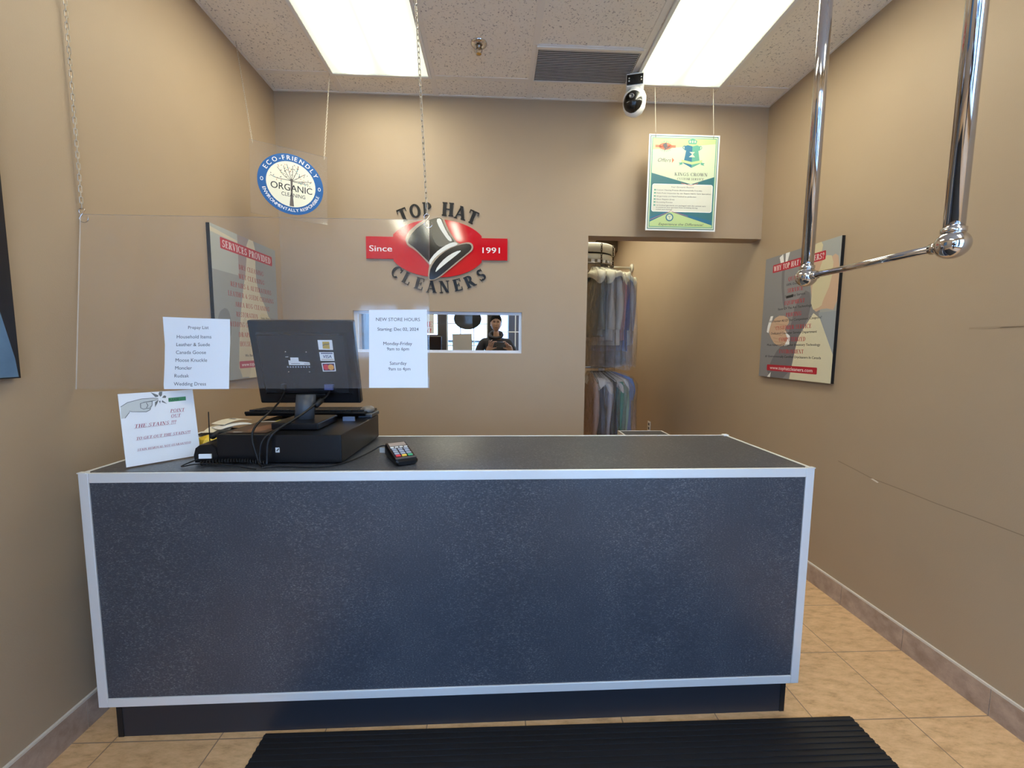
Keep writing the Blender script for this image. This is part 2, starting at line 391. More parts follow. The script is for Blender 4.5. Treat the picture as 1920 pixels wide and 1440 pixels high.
# ceiling grid, wall angle
mb = MB()
for k in (-2, -1, 0, 1, 2):
    x = .2145+k*TB
    if L < x < R: mb.box((x-.017, FRONT, CZ-.004), (x+.017, B, CZ), tbarm)
for y in (B-.19, B-.19-2*TB, B-.19-4*TB, B-.19-6*TB): mb.box((L, y-.016, CZ-.0035), (R, y+.016, CZ), tbarm)
for y in (B-.19-.2986,): mb.box((.2145, y-.012, CZ-.0055), (.2145+TB, y+.012, CZ), tbarm)
struct(mb.build('trim_1', origin=(0, 0, CZ)), 'enamelled ceiling grid')
mb = MB(); e = .014
mb.box((L, FRONT, CZ-.0045), (L+e, B, CZ), tbarm); mb.box((R-e, FRONT, CZ-.0045), (R, B, CZ), tbarm); mb.box((L+e, B-e, CZ-.0045), (R-e, B, CZ), tbarm)
struct(mb.build('trim_2', origin=(0, 0, CZ)), 'wall angle around the ceiling')
# tile baseboards
def base_run(name, x, sgn, y0, y1, joints):
    mb = MB(); t = .010; h = .105
    ys = sorted([y0]+[j for j in joints if y0 < j < y1]+[y1])
    for a, b in zip(ys, ys[1:]): mb.box((x, a+.002, 0), (x+sgn*t, b-.002, h), basem)
    mb.box((x, y0, 0), (x+sgn*t*.7, y1, h-.001), groutm); mb.box((x, y0, h), (x+sgn*t*.9, y1, h+.008), groutm)
    struct(mb.build(name, origin=(x, 0, 0)))
base_run('baseboard_left', L, 1, FRONT, B, [1.40+.3309*8-.3309*k for k in range(0, 16)])
base_run('baseboard_right', R, -1, FRONT, YB, [1.405+.3309*k-.064 for k in range(-9, 16)])
mb = MB(); mb.box((L, B, 0), (OX0, B-.01, .105), basem); mb.box((L, B, .105), (OX0, B-.009, .113), groutm); struct(mb.build('baseboard_back', origin=(0, B, 0)))
mb = MB(); mb.box((XL2, YB-.01, 0), (R, YB, .105), basem); struct(mb.build('baseboard_stockroom', origin=(0, YB, 0)))

# storefront behind the photographer (seen in the mirror)
frm = mat('dark_bronze_frame', (.03, .027, .026), .4, .3); wfr = mat('white_muntin', (.8, .8, .78), .4)
mb = MB(); y0, y1 = FRONT-.14, FRONT
WZ0, WZ1 = .30, 2.48
wins = [(-1.40, -.97), (-.83, -.13), (.03, 1.80)]
mb.box((L, y0, 0), (R, y1, WZ0), wallm); mb.box((L, y0, WZ1), (R, y1, CZ), wallm)
xs = [L]+[q for w in wins for q in w]+[R]
for a, b in ((L, -1.40), (1.80, R)): mb.box((a, y0, WZ0), (b, y1, WZ1), wallm)
struct(mb.build('wall_front', origin=(0, FRONT, 0)))
mb = MB()
for a, b in ((-.97, -.83), (-.13, .03)): mb.box((a, y0, WZ0), (b, y1+.01, WZ1), frm)
struct(mb.build('trim_3', origin=(0, FRONT, 0)), 'dark posts between the shop windows')
for i, (a, b) in enumerate(wins):
    mb = MB(); mb.box((a, FRONT-.08, WZ0), (b, FRONT-.075, WZ1), pane); w = struct(mb.build('window_%d' % (i+1)))
    mb = MB()
    for c0, c1 in (((a, WZ0), (a+.02, WZ1)), ((b-.02, WZ0), (b, WZ1)), ((a+.02, WZ0), (b-.02, WZ0+.02)), ((a+.02, WZ1-.02), (b-.02, WZ1))):
        mb.box((c0[0], FRONT-.09, c0[1]), (c1[0], FRONT-.05, c1[1]), wfr)
    mb.build('window_frame', w)
    mb = MB(); n = max(1, round((b-a)/.25)); off = (0 if i < 2 else .035)
    if i == 1: vx = [-.60, -.367]; hz = [.95, 1.375, 1.75, 2.15]
    elif i == 0: vx = [-1.19]; hz = [.95, 1.375, 1.75, 2.15]
    else: vx = [.345, .70, 1.03, 1.36]; hz = [.85, 1.24, 1.617, 2.03]
    for x in vx: mb.box((x-.008, FRONT-.074, WZ0), (x+.008, FRONT-.064, WZ1), wfr)
    for z in hz: mb.box((a, FRONT-.0745, z-.008), (b, FRONT-.0635, z+.008), wfr)
    mb.build('muntins', w)
# outdoors: a light rendered wall, a brown brick pillar
brick = mat('brown_brick', (.05, .032, .028), .85)
snow = mat('pale_render', (.72, .80, .80), .8); colour(snow, ramp(snow, noise(snow, 3, 6, .7), [(.35, (.42, .55, .55)), (.6, (.80, .86, .86))]))
tag(MB().box((.26, -2.9, -.02), (.8, -2.2, 3.6), brick).build('brick_pillar'), 'dark brown brick pillar standing outside the shop window', 'pillar')
mb = MB(); mb.box((-6, -8.6, -.02), (6, -8, 1.5), snow); mb.box((-6.05, -8.65, 1.5), (6.05, -7.95, 1.56), frm)
tag(mb.build('garden_wall'), 'pale rendered wall across the street outside', 'wall')
# signs on the shop window
FW = Frame((0, FRONT-.06, 0), (1, 0, 0), (0, 0, 1))       # text runs along +X so that it reads right in the mirror
t = thing('oval_window_sign', 'dark oval sign hung in the shop window, seen in the mirror', 'sign', (-.51, FRONT-.04, 1.68))
mb = MB(); mb.prism(ell(-.475, 1.83, .235, .18, 40), FW, -.012, -.002, blackm); mb.build('panel', t)
t = thing('same_day_sign', 'white window sign with red SAME DAY lettering seen in the mirror', 'sign', (-1.22, FRONT-.04, 1.57))
mb = MB(); FD = Frame((0, FRONT-.045, 0), (1, 0, 0), (0, 0, 1)); FDb = Frame((0, FRONT-.04, 0), (1, 0, 0), (0, 0, 1))
mb.prism(R4(-1.395, 1.575, -1.045, 1.90), FD, -.002, .002, paper); mb.build('panel', t)
FB_ = Frame((0, FRONT-.042, 0), (1, 0, 0), (0, 0, 1))
mb = MB(); text(mb, FB_, 'SAME', -1.225, 1.69, .085, mat('red_ink', (.55, .02, .05), .6), 'serif', width=.31, d=-.0015)
text(mb, FB_, 'DAY!', -1.225, 1.59, .07, MATS['red_ink'], 'serif', width=.28, d=-.0015); mb.build('lettering', t)
t = thing('garment_poster', 'dark poster of small shirt pictures on the shop window', 'poster', (-1.16, FRONT-.04, 1.0))
mb = MB(); mb.box((-1.395, FRONT-.047, 1.02), (-.92, FRONT-.043, 1.555), mat('maroon_print', (.045, .014, .014), .5)); mb.build('panel', t)
mb = MB(); FP_ = Frame((0, FRONT-.0425, 0), (1, 0, 0), (0, 0, 1))
for i in range(4):
    for j in range(4):
        cx, cz = -1.34+.12*i, 1.09+.125*j; k = mat('print_red', (.4, .03, .03), .5) if (i+j) % 2 else mat('print_pale', (.55, .6, .6), .5)
        mb.poly([(cx-.03, cz-.04), (cx+.03, cz-.04), (cx+.03, cz+.01), (cx+.045, cz), (cx+.05, cz+.02), (cx+.02, cz+.045), (cx-.02, cz+.045), (cx-.05, cz+.02), (cx-.045, cz), (cx-.03, cz+.01)], FP_, -.0001-.0001, k)
mb.build('shirt_prints', t)

# ------------------------------------------------------------------ ceiling lights
def diffuser_mat():
    m = bpy.data.materials.new('lit_diffuser'); m.use_nodes = True; n = m.node_tree.nodes; l = m.node_tree.links; n.clear()
    o = n.new('ShaderNodeOutputMaterial'); e = n.new('ShaderNodeEmission'); tc = n.new('ShaderNodeTexCoord'); sp = n.new('ShaderNodeSeparateXYZ')
    l.new(tc.outputs['Object'], sp.inputs[0])
    def M(op, a, b=None, c=None):
        k = n.new('ShaderNodeMath'); k.operation = op
        for i, v in enumerate((a, b, c)):
            if v is None: continue
            if isinstance(v, (int, float)): k.inputs[i].default_value = v
            else: l.new(v, k.inputs[i])
        return k.outputs[0]
    ax = M('ABSOLUTE', sp.outputs[0]); dx = M('SUBTRACT', ax, .135); g = M('MULTIPLY', M('MULTIPLY', dx, dx), -300); band = M('EXPONENT', g)   # two tubes
    ay = M('ABSOLUTE', sp.outputs[1]); ed = M('SMOOTH_MIN', M('MULTIPLY', M('SUBTRACT', .60, ay), 4.2), 1.0, .35)
    s = M('ADD', M('MULTIPLY', M('MULTIPLY', band, ed), 1.25), .055)
    l.new(M('MULTIPLY', s, LAMP), e.inputs[1])
    r = n.new('ShaderNodeValToRGB'); r.color_ramp.elements[0].position = .1; r.color_ramp.elements[0].color = (.93, .95, .70, 1)
    r.color_ramp.elements[1].position = 1.0; r.color_ramp.elements[1].color = (1, .93, .75, 1); l.new(s, r.inputs[0]); l.new(r.outputs[0], e.inputs[0])
    l.new(e.outputs[0], o.inputs[0]); return m
difm = diffuser_mat()
def troffer(x0, x1, y0, y1, label):
    cx, cy = (x0+x1)/2, (y0+y1)/2
    t = thing('ceiling_light', label, 'ceiling light', (cx, cy, CZ-.02), 'fluorescent ceiling panels')
    mb = MB(); w = .018; z0, z1 = CZ-.014, CZ-.001
    for a, b in (((x0-w, y0-w), (x0, y1+w)), ((x1, y0-w), (x1+w, y1+w)), ((x0, y0-w), (x1, y0)), ((x0, y1), (x1, y1+w))): mb.box((*a, z0), (*b, z1), white)
    mb.build('frame', t)
    mb = MB(); mb.box((x0-cx, y0-cy, 0), (x1-cx, y1-cy, .004), difm)
    me = mb.build('diffuser', None, origin=(0, 0, 0)); me.parent = t; me.location = (0, 0, CZ-.008-(CZ-.02))
YE = B-.19
troffer(-1.395+.405, -.395-.022, YE-.02-1.17, YE-.02, 'fluorescent ceiling panel on the left, near the hanging acrylic sheet')
troffer(.865, 1.40, YE-.02-1.17, YE-.02, 'fluorescent ceiling panel on the right, above the green poster')
troffer(-.99, -.417, -.95, .22, 'added fluorescent fill panel on the left, out of view near the shop windows')  # added out of view to brighten the front of the room
troffer(.865, 1.40, -.95, .22, 'added fluorescent fill panel on the right, out of view near the shop windows')  # right-hand twin, also an unseen panel added for more fill
troffer(.80, 1.335, 3.75, 4.92, 'fluorescent ceiling panel of the stockroom just behind the doorway')
troffer(.80, 1.335, 4.97, 6.14, 'added hidden fluorescent fill panel at the far end of the stockroom')  # hidden by the doorway head; added to lift the dark stockroom
# ------------------------------------------------------------------ vent, sprinkler, camera
t = thing('ceiling_vent', 'grey slatted air vent in the ceiling grid beside the right light', 'vent', (.515, 2.546, CZ-.02))
mb = MB(); mb.box((.233, 2.41, CZ-.004), (.803, 2.682, CZ), blackm); mb.build('backing', t)
mb = MB(); gs = mat('grey_vent_slat', (.52, .52, .53), .5)
for i in range(19):
    y = 2.416+i*.0142; M = Matrix.Translation((.518, y+.004, CZ-.010)) @ Matrix.Rotation(radians(12), 4, 'X'); mb.box((-.285, -.0043, -.0006), (.285, .0043, .0006), gs, M)
mb.build('louvres', t)
mb = MB()
for a, b in (((.228, 2.392), (.808, 2.41)), ((.228, 2.682), (.808, 2.69)), ((.2215, 2.392), (.228, 2.69)), ((.808, 2.392), (.814, 2.69))): mb.box((*a, CZ-.013), (*b, CZ), tbarm)
mb.build('frame', t)
sx, sy = -.097, 2.403
t = thing('fire_sprinkler', 'chrome fire sprinkler head in the ceiling tile', 'sprinkler', (sx, sy, CZ-.06))
mb = MB(); mb.lathe([(.045, -.0), (.045, -.003), (.036, -.009), (.022, -.012), (.018, -.006)], (sx, sy, CZ), chrome, 28, cap=False); mb.build('escutcheon', t)
mb = MB(); mb.lathe([(.012, 0), (.012, -.018), (.009, -.02), (.009, -.026)], (sx, sy, CZ), darkchrome, 16)
for s in (-1, 1): mb.tube([(sx+s*.008, sy, CZ-.02), (sx+s*.017, sy, CZ-.028), (sx+s*.015, sy, CZ-.042), (sx+s*.003, sy, CZ-.05)], .0028, darkchrome, 8)
mb.build('yoke', t)
mb = MB(); mb.lathe([(.004, -.048), (.013, -.052), (.0135, -.0535), (.004, -.056)], (sx, sy, CZ), brass, 18); mb.build('deflector', t)

cx, cy = .838, 2.60
t = thing('security_camera', 'white and black pan-tilt security camera below the ceiling light', 'camera', (cx, cy, CZ-.25))
Mc = Matrix.Translation((cx, cy, CZ)) @ Matrix.Rotation(radians(-16), 4, 'Z')
mb = MB(); mb.box((-.02, .03, -.06), (.045, .062, 0), white, Mc, .004); mb.build('bracket', t)
mb = MB(); mb.box((-.052, -.035, -.088), (.052, .04, -.012), white, Mc, .009); mb.build('body', t)
mb = MB(); mb.box((-.049, -.0385, -.082), (.046, -.033, -.024), blackgloss, Mc, .0022); pn = mb.build('led_panel', t)
for qx in (-.036, .034):
    for qz in (-.06, -.045): mb = MB(); mb.ball((qx, -.0385, qz), .0045, mat('led_lens', (.5, .5, .48), .2), 8, M=Mc); mb.build('led', pn)
mb = MB(); mb.tube([(.0, .006, -.085), (0, .006, -.10)], .033, white, 20, M=Mc); mb.build('swivel', t)
mb = MB(); mb.rings([[Vector((q*.068*cos(a)*1.0, q*.05*sin(a)+.012, z)) for a in [2*pi*i/28 for i in range(28)]] for q, z in ((.5, -.092), (.86, -.105), (1, -.13), (1, -.165), (.93, -.195), (.72, -.222), (.35, -.238), (.05, -.242))], white, True, M=Mc); mb.build('housing', t)
mb = MB(); mb.ball((-.008, -.010, -.167), .058, blackgloss, 20, (.97, .88, 1.1), Mc); hd = mb.build('lens_head', t)
mb = MB(); mb.lathe([(.0145, .052), (.0145, .0585), (.011, .0595), (.0105, .057)], (-.02, -.01, -.16), mat('lens_ring', (.10, .10, .11), .15), 20, 'Y', M=Mc); mb.build('lens', hd)

# ------------------------------------------------------------------ chrome garment rail
rx, ra, rb, rz = 1.05, .925, 1.369, 1.608
t = thing('hanging_garment_rail', 'chrome garment rail with ball joints hanging from two ceiling poles', 'rail', (rx, (ra+rb)/2, rz-.04))
for y in (ra, rb):
    mb = MB(); mb.tube([(rx, y, rz+.028), (rx, y, CZ)], .0185, chrome, 32); p = mb.build('pole', t)
    mb = MB(); mb.lathe([(.05, -.001), (.05, -.008), (.03, -.02), (.019, -.022)], (rx, y, CZ), chrome, 28); mb.build('ceiling_flange', p)
    mb = MB(); mb.ball((rx, y, rz), .032, chrome, 28); b = mb.build('ball_joint', t)
    mb = MB(); mb.lathe([(.021, .024), (.0225, .028), (.0225, .036), (.019, .038)], (rx, y, rz), chrome, 28); mb.build('collar', b)
mb = MB(); mb.tube([(rx, ra+.02, rz), (rx, rb-.02, rz)], .0095, chrome, 24)
mb.tube([(rx, ra+.025, rz), (rx, ra+.045, rz)], .0135, chrome, 24); mb.tube([(rx, rb-.045, rz), (rx, rb-.025, rz)], .0135, chrome, 24); mb.build('crossbar', t)

# ------------------------------------------------------------------ chains
def chain(p0, p1, name, parent, link=.022, r=.0013, m=None, w=.006):
    a, b = Vector(p0), Vector(p1); d = b-a; n = max(2, int(d.length/(link*.78))); d.normalize(); u = d.orthogonal().normalized(); v = d.cross(u); mb = MB()
    for i in range(n):
        c = a+(b-a)*((i+.5)/n); q = u if i % 2 else v; hl = link/2-w/2; P = []
        for k in range(8):
            an = 2*pi*k/8+pi/8; P.append(c+d*(hl*(1 if sin(an) > 0 else -1)+w/2*sin(an))+q*(w/2*cos(an)))
        mb.tube(P, r, m or darkchrome, 5, closed=True)
    return mb.build(name, parent)
def s_hook(c, parent, size=.022, flip=1):
    mb = MB(); P = []
    for i in range(17):
        t_ = i/16
        if t_ < .5: an = pi*(1.25-2.5*t_); P.append((c[0]+flip*size*.3*cos(an), c[1], c[2]+size*.35+size*.3*sin(an)))
        else: an = pi*(1.0+ (t_-.5)*2.3); P.append((c[0]+flip*size*.42*cos(an)+flip*size*.1, c[1], c[2]-size*.3+size*.4*sin(an)))
    mb.tube(P, .0016, chrome, 8); return mb.build('hook', parent)
chm = mat('galvanised_chain', (.55, .5, .43), .35, .9)
# big clear sheet over the counter
def pose(o, yaw_, lean, rol):
    return Matrix.Translation(o) @ Matrix.Rotation(yaw_, 4, 'Z') @ Matrix.Rotation(lean, 4, 'X') @ Matrix.Rotation(rol, 4, 'Y')
PX = pose((-.8395, 1.466, 1.211), radians(.4), radians(-6.8), radians(-.4))
def sheet_box(mb, hw, hd, h, M):
    mb.box((-hw, -hd, 0), (hw, hd, h), acrylic, M)
    k = mb.mi(acredge)
    for i, f in enumerate(mb.f[-6:]):
        if i not in (2, 4): mb.m[len(mb.f)-6+i] = k
def pf(M, dy=0): # frame on the -Y face of a posed sheet
    R3 = M.to_3x3(); return Frame(M @ Vector((0, dy, 0)), R3 @ Vector((1, 0, 0)), R3 @ Vector((0, 0, 1)))
t = thing('acrylic_screen', 'large clear acrylic sheet hanging on chains over the counter', 'screen', (-.84, 1.46, 1.211))
mb = MB(); sheet_box(mb, .603, .0022, .6096, PX); sh = mb.build('sheet', t)
for sx_, tx in ((-.596, -1.436), (.595, -.30)):
    e0 = PX @ Vector((sx_, 0, .605)); hk = s_hook((e0.x, e0.y, e0.z+.002), t, .036, 1)
    chain(e0+Vector((0, 0, .024)), (tx, e0.y+.0, CZ), 'chain', t, .024, .0014, chm, .0085)
# taped notices on the sheet
F1 = pf(PX, -.0034)
def notice(name, label, pts, lines, fnt_m):
    t = thing(name, label, 'notice', tuple(F1.p(pts[0][0], pts[0][1], 0)))
    mb = MB(); mb.prism(pts, F1, -.0008, 0, paper); mb.build('sheet', t)
    mb = MB()
    for s, x, y, h, al, bo in lines: text(mb, F1, s, x, y, h, fnt_m, align=al, d=.0003, bold=bo)
    mb.build('lettering', t); return t
def XY(px, py):   # helper: metres on the sheet from measured pixel spacing
    return ((px-471.5)/555.0, (726.5-py)/531.0)
gi = mat('soft_black_ink', (.05, .05, .06), .6)
q = [XY(295, 593), XY(350, 595), XY(421, 597), XY(422, 640), XY(421, 685), XY(421, 727), XY(360, 727), XY(300, 727), XY(299, 720), XY(300, 680), XY(300, 645), XY(297, 615)]
ls = [('Prepay List', *XY(343, 615.5), .0115, 'l', 0)]
for s, x, y in (('Household Items', 322, 633), ('Leather & Suede', 321.5, 647.5), ('Canada Goose', 321, 662), ('Moose Knuckle', 320.5, 676.5), ('Moncler', 320, 691), ('Rudsak', 319, 705.5), ('Wedding Dress', 318, 720.5)): ls.append((s, *XY(x, y), .0125, 'l', 0))
notice('prepay_notice', 'white Prepay List paper taped to the left of the acrylic sheet', q, ls, gi)
q = [XY(688, 578), XY(802, 576.5), XY(804, 726), XY(689, 726)]
ls = [(s, *XY(x, y), h, 'c', bo) for s, x, y, h, bo in (('NEW STORE HOURS', 745, 599, .0125, .0), ('Starting: Dec 02, 2024', 745, 617.5, .0118, .012), ('Monday-Friday', 744.5, 645, .0125, 0.006), ('9am to 6pm', 745, 655, .0118, .006), ('Saturday', 745.5, 682.5, .0125, .006), ('9am to 4pm', 748, 693, .0118, .006))]
notice('store_hours_notice', 'white NEW STORE HOURS paper taped to the right end of the acrylic sheet', q, ls, gi)

# eco sign
ME = pose((-1.156, 2.428, 2.071), radians(27), 0, radians(1.4)); FE = pf(ME, -.0022)
t = thing('eco_friendly_sign', 'square clear sign with round blue Eco-Friendly tree emblem on chains', 'sign', (-1.156, 2.428, 2.071))
mb = MB(); sheet_box(mb, .19, .002, .38, ME); mb.build('sheet', t)
for sx_, top in ((-.175, (-1.424, 2.454, CZ)), (.175, (-1.014, 2.69, CZ))):
    chain(ME @ Vector((sx_, 0, .365)), top, 'chain', t, .016, .001, chm, .006)
blue = mat('sign_blue', (.0, .095, .32), .4); creamd = mat('sign_cream', (.80, .78, .62), .5); treem = mat('tree_brown', (.12, .10, .09), .6)
mb = MB(); cc = (.006, .188); mb.prism(ell(*cc, .163, .163, 64), FE, 0, .001, blue); disc = mb.build('emblem', t)
mb = MB(); mb.prism(ell(*cc, .122, .122, 48), FE, .001, .0013, creamd); mb.build('disc', disc)
mb = MB()
arc_text(mb, FE, 'ECO-FRIENDLY', *cc, .131, 90, 132, .024, whitegloss, 'sans', .0014, bold=.02)
arc_text(mb, FE, 'ENVIRONMENTALLY RESPONSIBLE', *cc, .130, 270, 148, .017, whitegloss, 'sans', .0014, inside=True, bold=.02)
for s in (-1, 1): line2(mb, FE, ell(cc[0]+s*.142, cc[1]+.002, .006, .009, 10), .003, .0014, whitegloss, True)
mb.build('lettering', disc)
mb = MB(); random.seed(3); bx = cc[0]+.0
mb.poly([(bx-.010, cc[1]-.118), (bx+.012, cc[1]-.118), (bx+.006, cc[1]-.04), (bx+.007, cc[1]+.03), (bx-.004, cc[1]+.03), (bx-.003, cc[1]-.04)], FE, .0015, treem)
for a0, ln_ in ((8, .1), (28, .085), (52, .095), (80, .085), (105, .09), (130, .1), (155, .095), (173, .105), (-12, .085)):
    x, y = bx+.002, cc[1]+.018; P = [(x, y)]; a = a0+random.uniform(-6, 6)
    for k in range(7):
        x += cos(radians(a))*ln_/7; y += sin(radians(a))*ln_/7; a += random.uniform(-9, 12) if a0 < 90 else random.uniform(-12, 9)
        if (x-cc[0])**2+(y-cc[1])**2 > .113**2: break
        P.append((x, y))
        if k > 1:
            for s in (-1, 1):
                lx, ly = x+random.uniform(-.012, .012), y+random.uniform(-.012, .012)
                if (lx-cc[0])**2+(ly-cc[1])**2 < .112**2:
                    an = random.uniform(0, pi); c_, s_ = cos(an), sin(an)
                    mb.poly([(lx+c_*.0048, ly+s_*.0048), (lx-s_*.002, ly+c_*.002), (lx-c_*.0048, ly-s_*.0048), (lx+s_*.002, ly-c_*.002)], FE, .0016, random.choice([treem, treem, treem, mat('leaf_teal', (.05, .25, .3), .6), mat('leaf_rust', (.5, .2, .1), .6), mat('leaf_yellow', (.6, .5, .2), .6)]))
    line2(mb, FE, P, .0028, .0015, treem)
mb.build('tree_print', disc)
mb = MB(); text(mb, FE, 'ORGANIC', cc[0]+.002, cc[1]-.036, .037, ink, width=.205, d=.0018, bold=.01); text(mb, FE, 'CLEANING', cc[0]+.01, cc[1]-.067, .021, ink, width=.118, d=.0018)
mb.build('lettering', disc)

# green poster near the back wall
MK = pose((1.2, 2.700, 2.125), radians(-1.2), radians(-.7), radians(.5)); FK = pf(MK, -.003); w_, h_ = .4572, .60
t = thing('hanging_poster', 'green framed poster hanging from two wires above the doorway', 'poster', (1.2, 2.70, 2.125))
mb = MB(); mb.box((-w_/2, -.0025, 0), (w_/2, .0025, h_), white, MK); mb.build('panel', t)
def Q(fx, fy): return ((fx-.5)*w_, (1-fy)*h_)
def QP(*p): return [Q(*a) for a in p]
teal = mat('poster_teal', (.035, .15, .17), .5); lime = mat('poster_lime', (.44, .57, .25), .5); pale = mat('poster_pale', (.55, .62, .43), .5); sage = mat('poster_sage', (.10, .33, .24), .5)
navy = mat('poster_blue', (.02, .14, .24), .5); orange = mat('poster_orange', (.62, .16, .09), .5)
mb = MB()
mb.poly(QP((.02, .985), (.98, .985), (.98, .015), (.02, .015)), FK, .0003, teal); mb.poly(QP((.03, .977), (.97, .977), (.97, .023), (.03, .023)), FK, .0005, pale)
mb.poly(QP((.045, .965), (.955, .965), (.955, .035), (.045, .035)), FK, .0007, sage); mb.poly(QP((.055, .958), (.945, .958), (.945, .042), (.055, .042)), FK, .0009, pale)
mb.poly(QP((.055, .16), (.945, .09), (.945, .042), (.055, .042)), FK, .001, lime)
mb.poly(QP((.055, .958), (.945, .958), (.945, .93), (.35, .80), (.055, .90)), FK, .001, lime)
mb.poly(QP((.055, .40), (.62, .51), (.945, .43), (.945, .90), (.35, .80), (.055, .88)), FK, .0011, teal)
mb.poly(QP((.055, .86), (.055, .91), (.35, .80), (.945, .935), (.945, .89), (.35, .785)), FK, .0012, navy)
rp = rrect(*Q(.075, .80), *Q(.93, .515), .012)
mb.poly(rp, FK, .0013, mat('poster_cream', (.62, .62, .52), .6)); line2(mb, FK, rp, .003, .0014, whitegloss, True)
line2(mb, FK, QP((.48, .50), (.62, .525), (.72, .497)), .0025, .0016, orange); line2(mb, FK, QP((.055, .89), (.35, .795), (.6, .845)), .0018, .0016, orange)
mb.build('print', t)
mb = MB()   # small hat logo on the poster
lx, ly = Q(.235, .125)
mb.poly(ell(lx, ly, .042, .022, 24), FK, .0013, orange); mb.poly(R4(lx-.066, ly-.008, lx+.066, ly+.008), FK, .0013, orange)
mb.poly([(lx-.018, ly+.012), (lx+.004, ly+.024), (lx+.014, ly-.002), (lx-.004, ly-.018)], FK, .0016, greyink); mb.poly([(lx-.012, ly-.028), (lx+.03, ly-.006), (lx+.032, ly+.0), (lx+.0, ly-.014)], FK, .0016, greyink)
arc_text(mb, FK, 'TOP HAT', lx, ly-.012, .036, 90, 92, .012, sage, 'serif', .0016); arc_text(mb, FK, 'CLEANERS', lx, ly+.015, .040, 270, 120, .011, sage, 'serif', .0016, inside=True)
mb.build('logo_print', t)
mb = MB(); sx0, sy0 = Q(.615, .21)
for s, k in ((-1, navy), (1, sage)):
    mb.poly([(sx0, sy0+.055), (sx0+s*.03, sy0+.062), (sx0+s*.052, sy0+.055), (sx0+s*.05, sy0+.03), (sx0+s*.04, sy0+.028), (sx0+s*.05, sy0-.03), (sx0+s*.056, sy0-.05), (sx0, sy0-.078)], FK, .0013, k)
    line2(mb, FK, ell(sx0+s*.052, sy0+.047, .009, .010, 10), .004, .0015, k, True)
mb.poly([(sx0-.068, sy0-.028), (sx0, sy0-.042), (sx0+.068, sy0-.028), (sx0+.066, sy0-.044), (sx0, sy0-.058), (sx0-.066, sy0-.044)], FK, .0017, lime)
for s in (-1, 1): mb.poly([(sx0+s*.058, sy0-.044), (sx0+s*.085, sy0-.048), (sx0+s*.076, sy0-.056), (sx0+s*.084, sy0-.064), (sx0+s*.06, sy0-.058)], FK, .0015, sage)
mb.poly([(sx0-.018, sy0+.02), (sx0+.018, sy0+.02), (sx0+.004, sy0+.006), (sx0+.02, sy0-.012), (sx0-.02, sy0-.012), (sx0+.0, sy0+.006)], FK, .0017, pale)
mb.poly([(sx0-.024, sy0+.068), (sx0+.024, sy0+.068), (sx0+.03, sy0+.088), (sx0+.014, sy0+.098), (sx0, sy0+.102), (sx0-.014, sy0+.098), (sx0-.03, sy0+.088)], FK, .0013, sage)
for k in (-.016, 0, .016): mb.poly(ell(sx0+k, sy0+.083, .005, .008, 10), FK, .0015, pale)
mb.build('crest_print', t)
mb = MB()
text(mb, FK, 'Offers', *Q(.22, .285), .024, greyink, width=.085, d=.0016, shear=.35); mb.poly([(Q(.335, .24)), Q(.365, .265), Q(.335, .295)], FK, .0016, orange)
text(mb, FK, 'KINGS CROWN', *Q(.615, .425), .020, greyink, 'serif', width=.215, d=.0016); text(mb, FK, 'CUSTOM SERVICE', *Q(.61, .468), .014, greyink, 'serif', width=.175, d=.0016)
text(mb, FK, 'Your Garments Receive:', *Q(.5, .55), .009, greyink, width=.15, d=.0018, shear=.3)
for i, s in enumerate(('Custom Cleaning Process (Environmentally Friendly)', 'Multi-Point Inspection by our Expert Fabric Care Specialists', 'All garments are Hand-Finished to perfection', 'Minor Repairs (free)', 'De-Linting Process', 'All finished garments are packaged with the utmost care', 'to preserve your garment from wrinkling during', 'travel and storage')):
    y = (.583, .615, .648, .68, .71, .742, .763, .785)[i]; wd = len(s)*.0059
    text(mb, FK, s, *Q(.135, y), .0078, greyink, width=wd, align='l', d=.0018, bold=.01)
    if i < 6: mb.poly(R4(*Q(.1, y), *Q(.125, y-.014)), FK, .0018, sage)
text(mb, FK, 'Experience the Difference!', *Q(.5, .945), .016, greyink, width=.29, d=.0016, shear=.35)
mb.build('lettering', t)
mb = MB(); mb.poly(ell(*Q(.335, .86), .025, .025, 24), FK, .0018, navy); mb.poly(ell(*Q(.335, .86), .0185, .0185, 20), FK, .002, pale)
x_, y_ = Q(.335, .86); line2(mb, FK, [(x_, y_-.014), (x_, y_+.004), (x_+.01, y_+.01)], .002, .0022, navy); line2(mb, FK, [(x_, y_), (x_-.01, y_+.01)], .002, .0022, navy); mb.build('badge_print', t)
for s in (-1, 1):
    a = MK @ Vector((s*.187, 0, h_-.02)); mb = MB(); mb.tube([a, a+Vector((0, 0, .035)), Vector((1.183+s*.187, 2.694, CZ))], .0012, mat('pale_cord', (.75, .7, .6), .5), 6)
    mb.tube([a+Vector((.0, -.004, 0)), a+Vector((0, -.004, .03))], .002, darkchrome, 6); mb.build('wire', t)

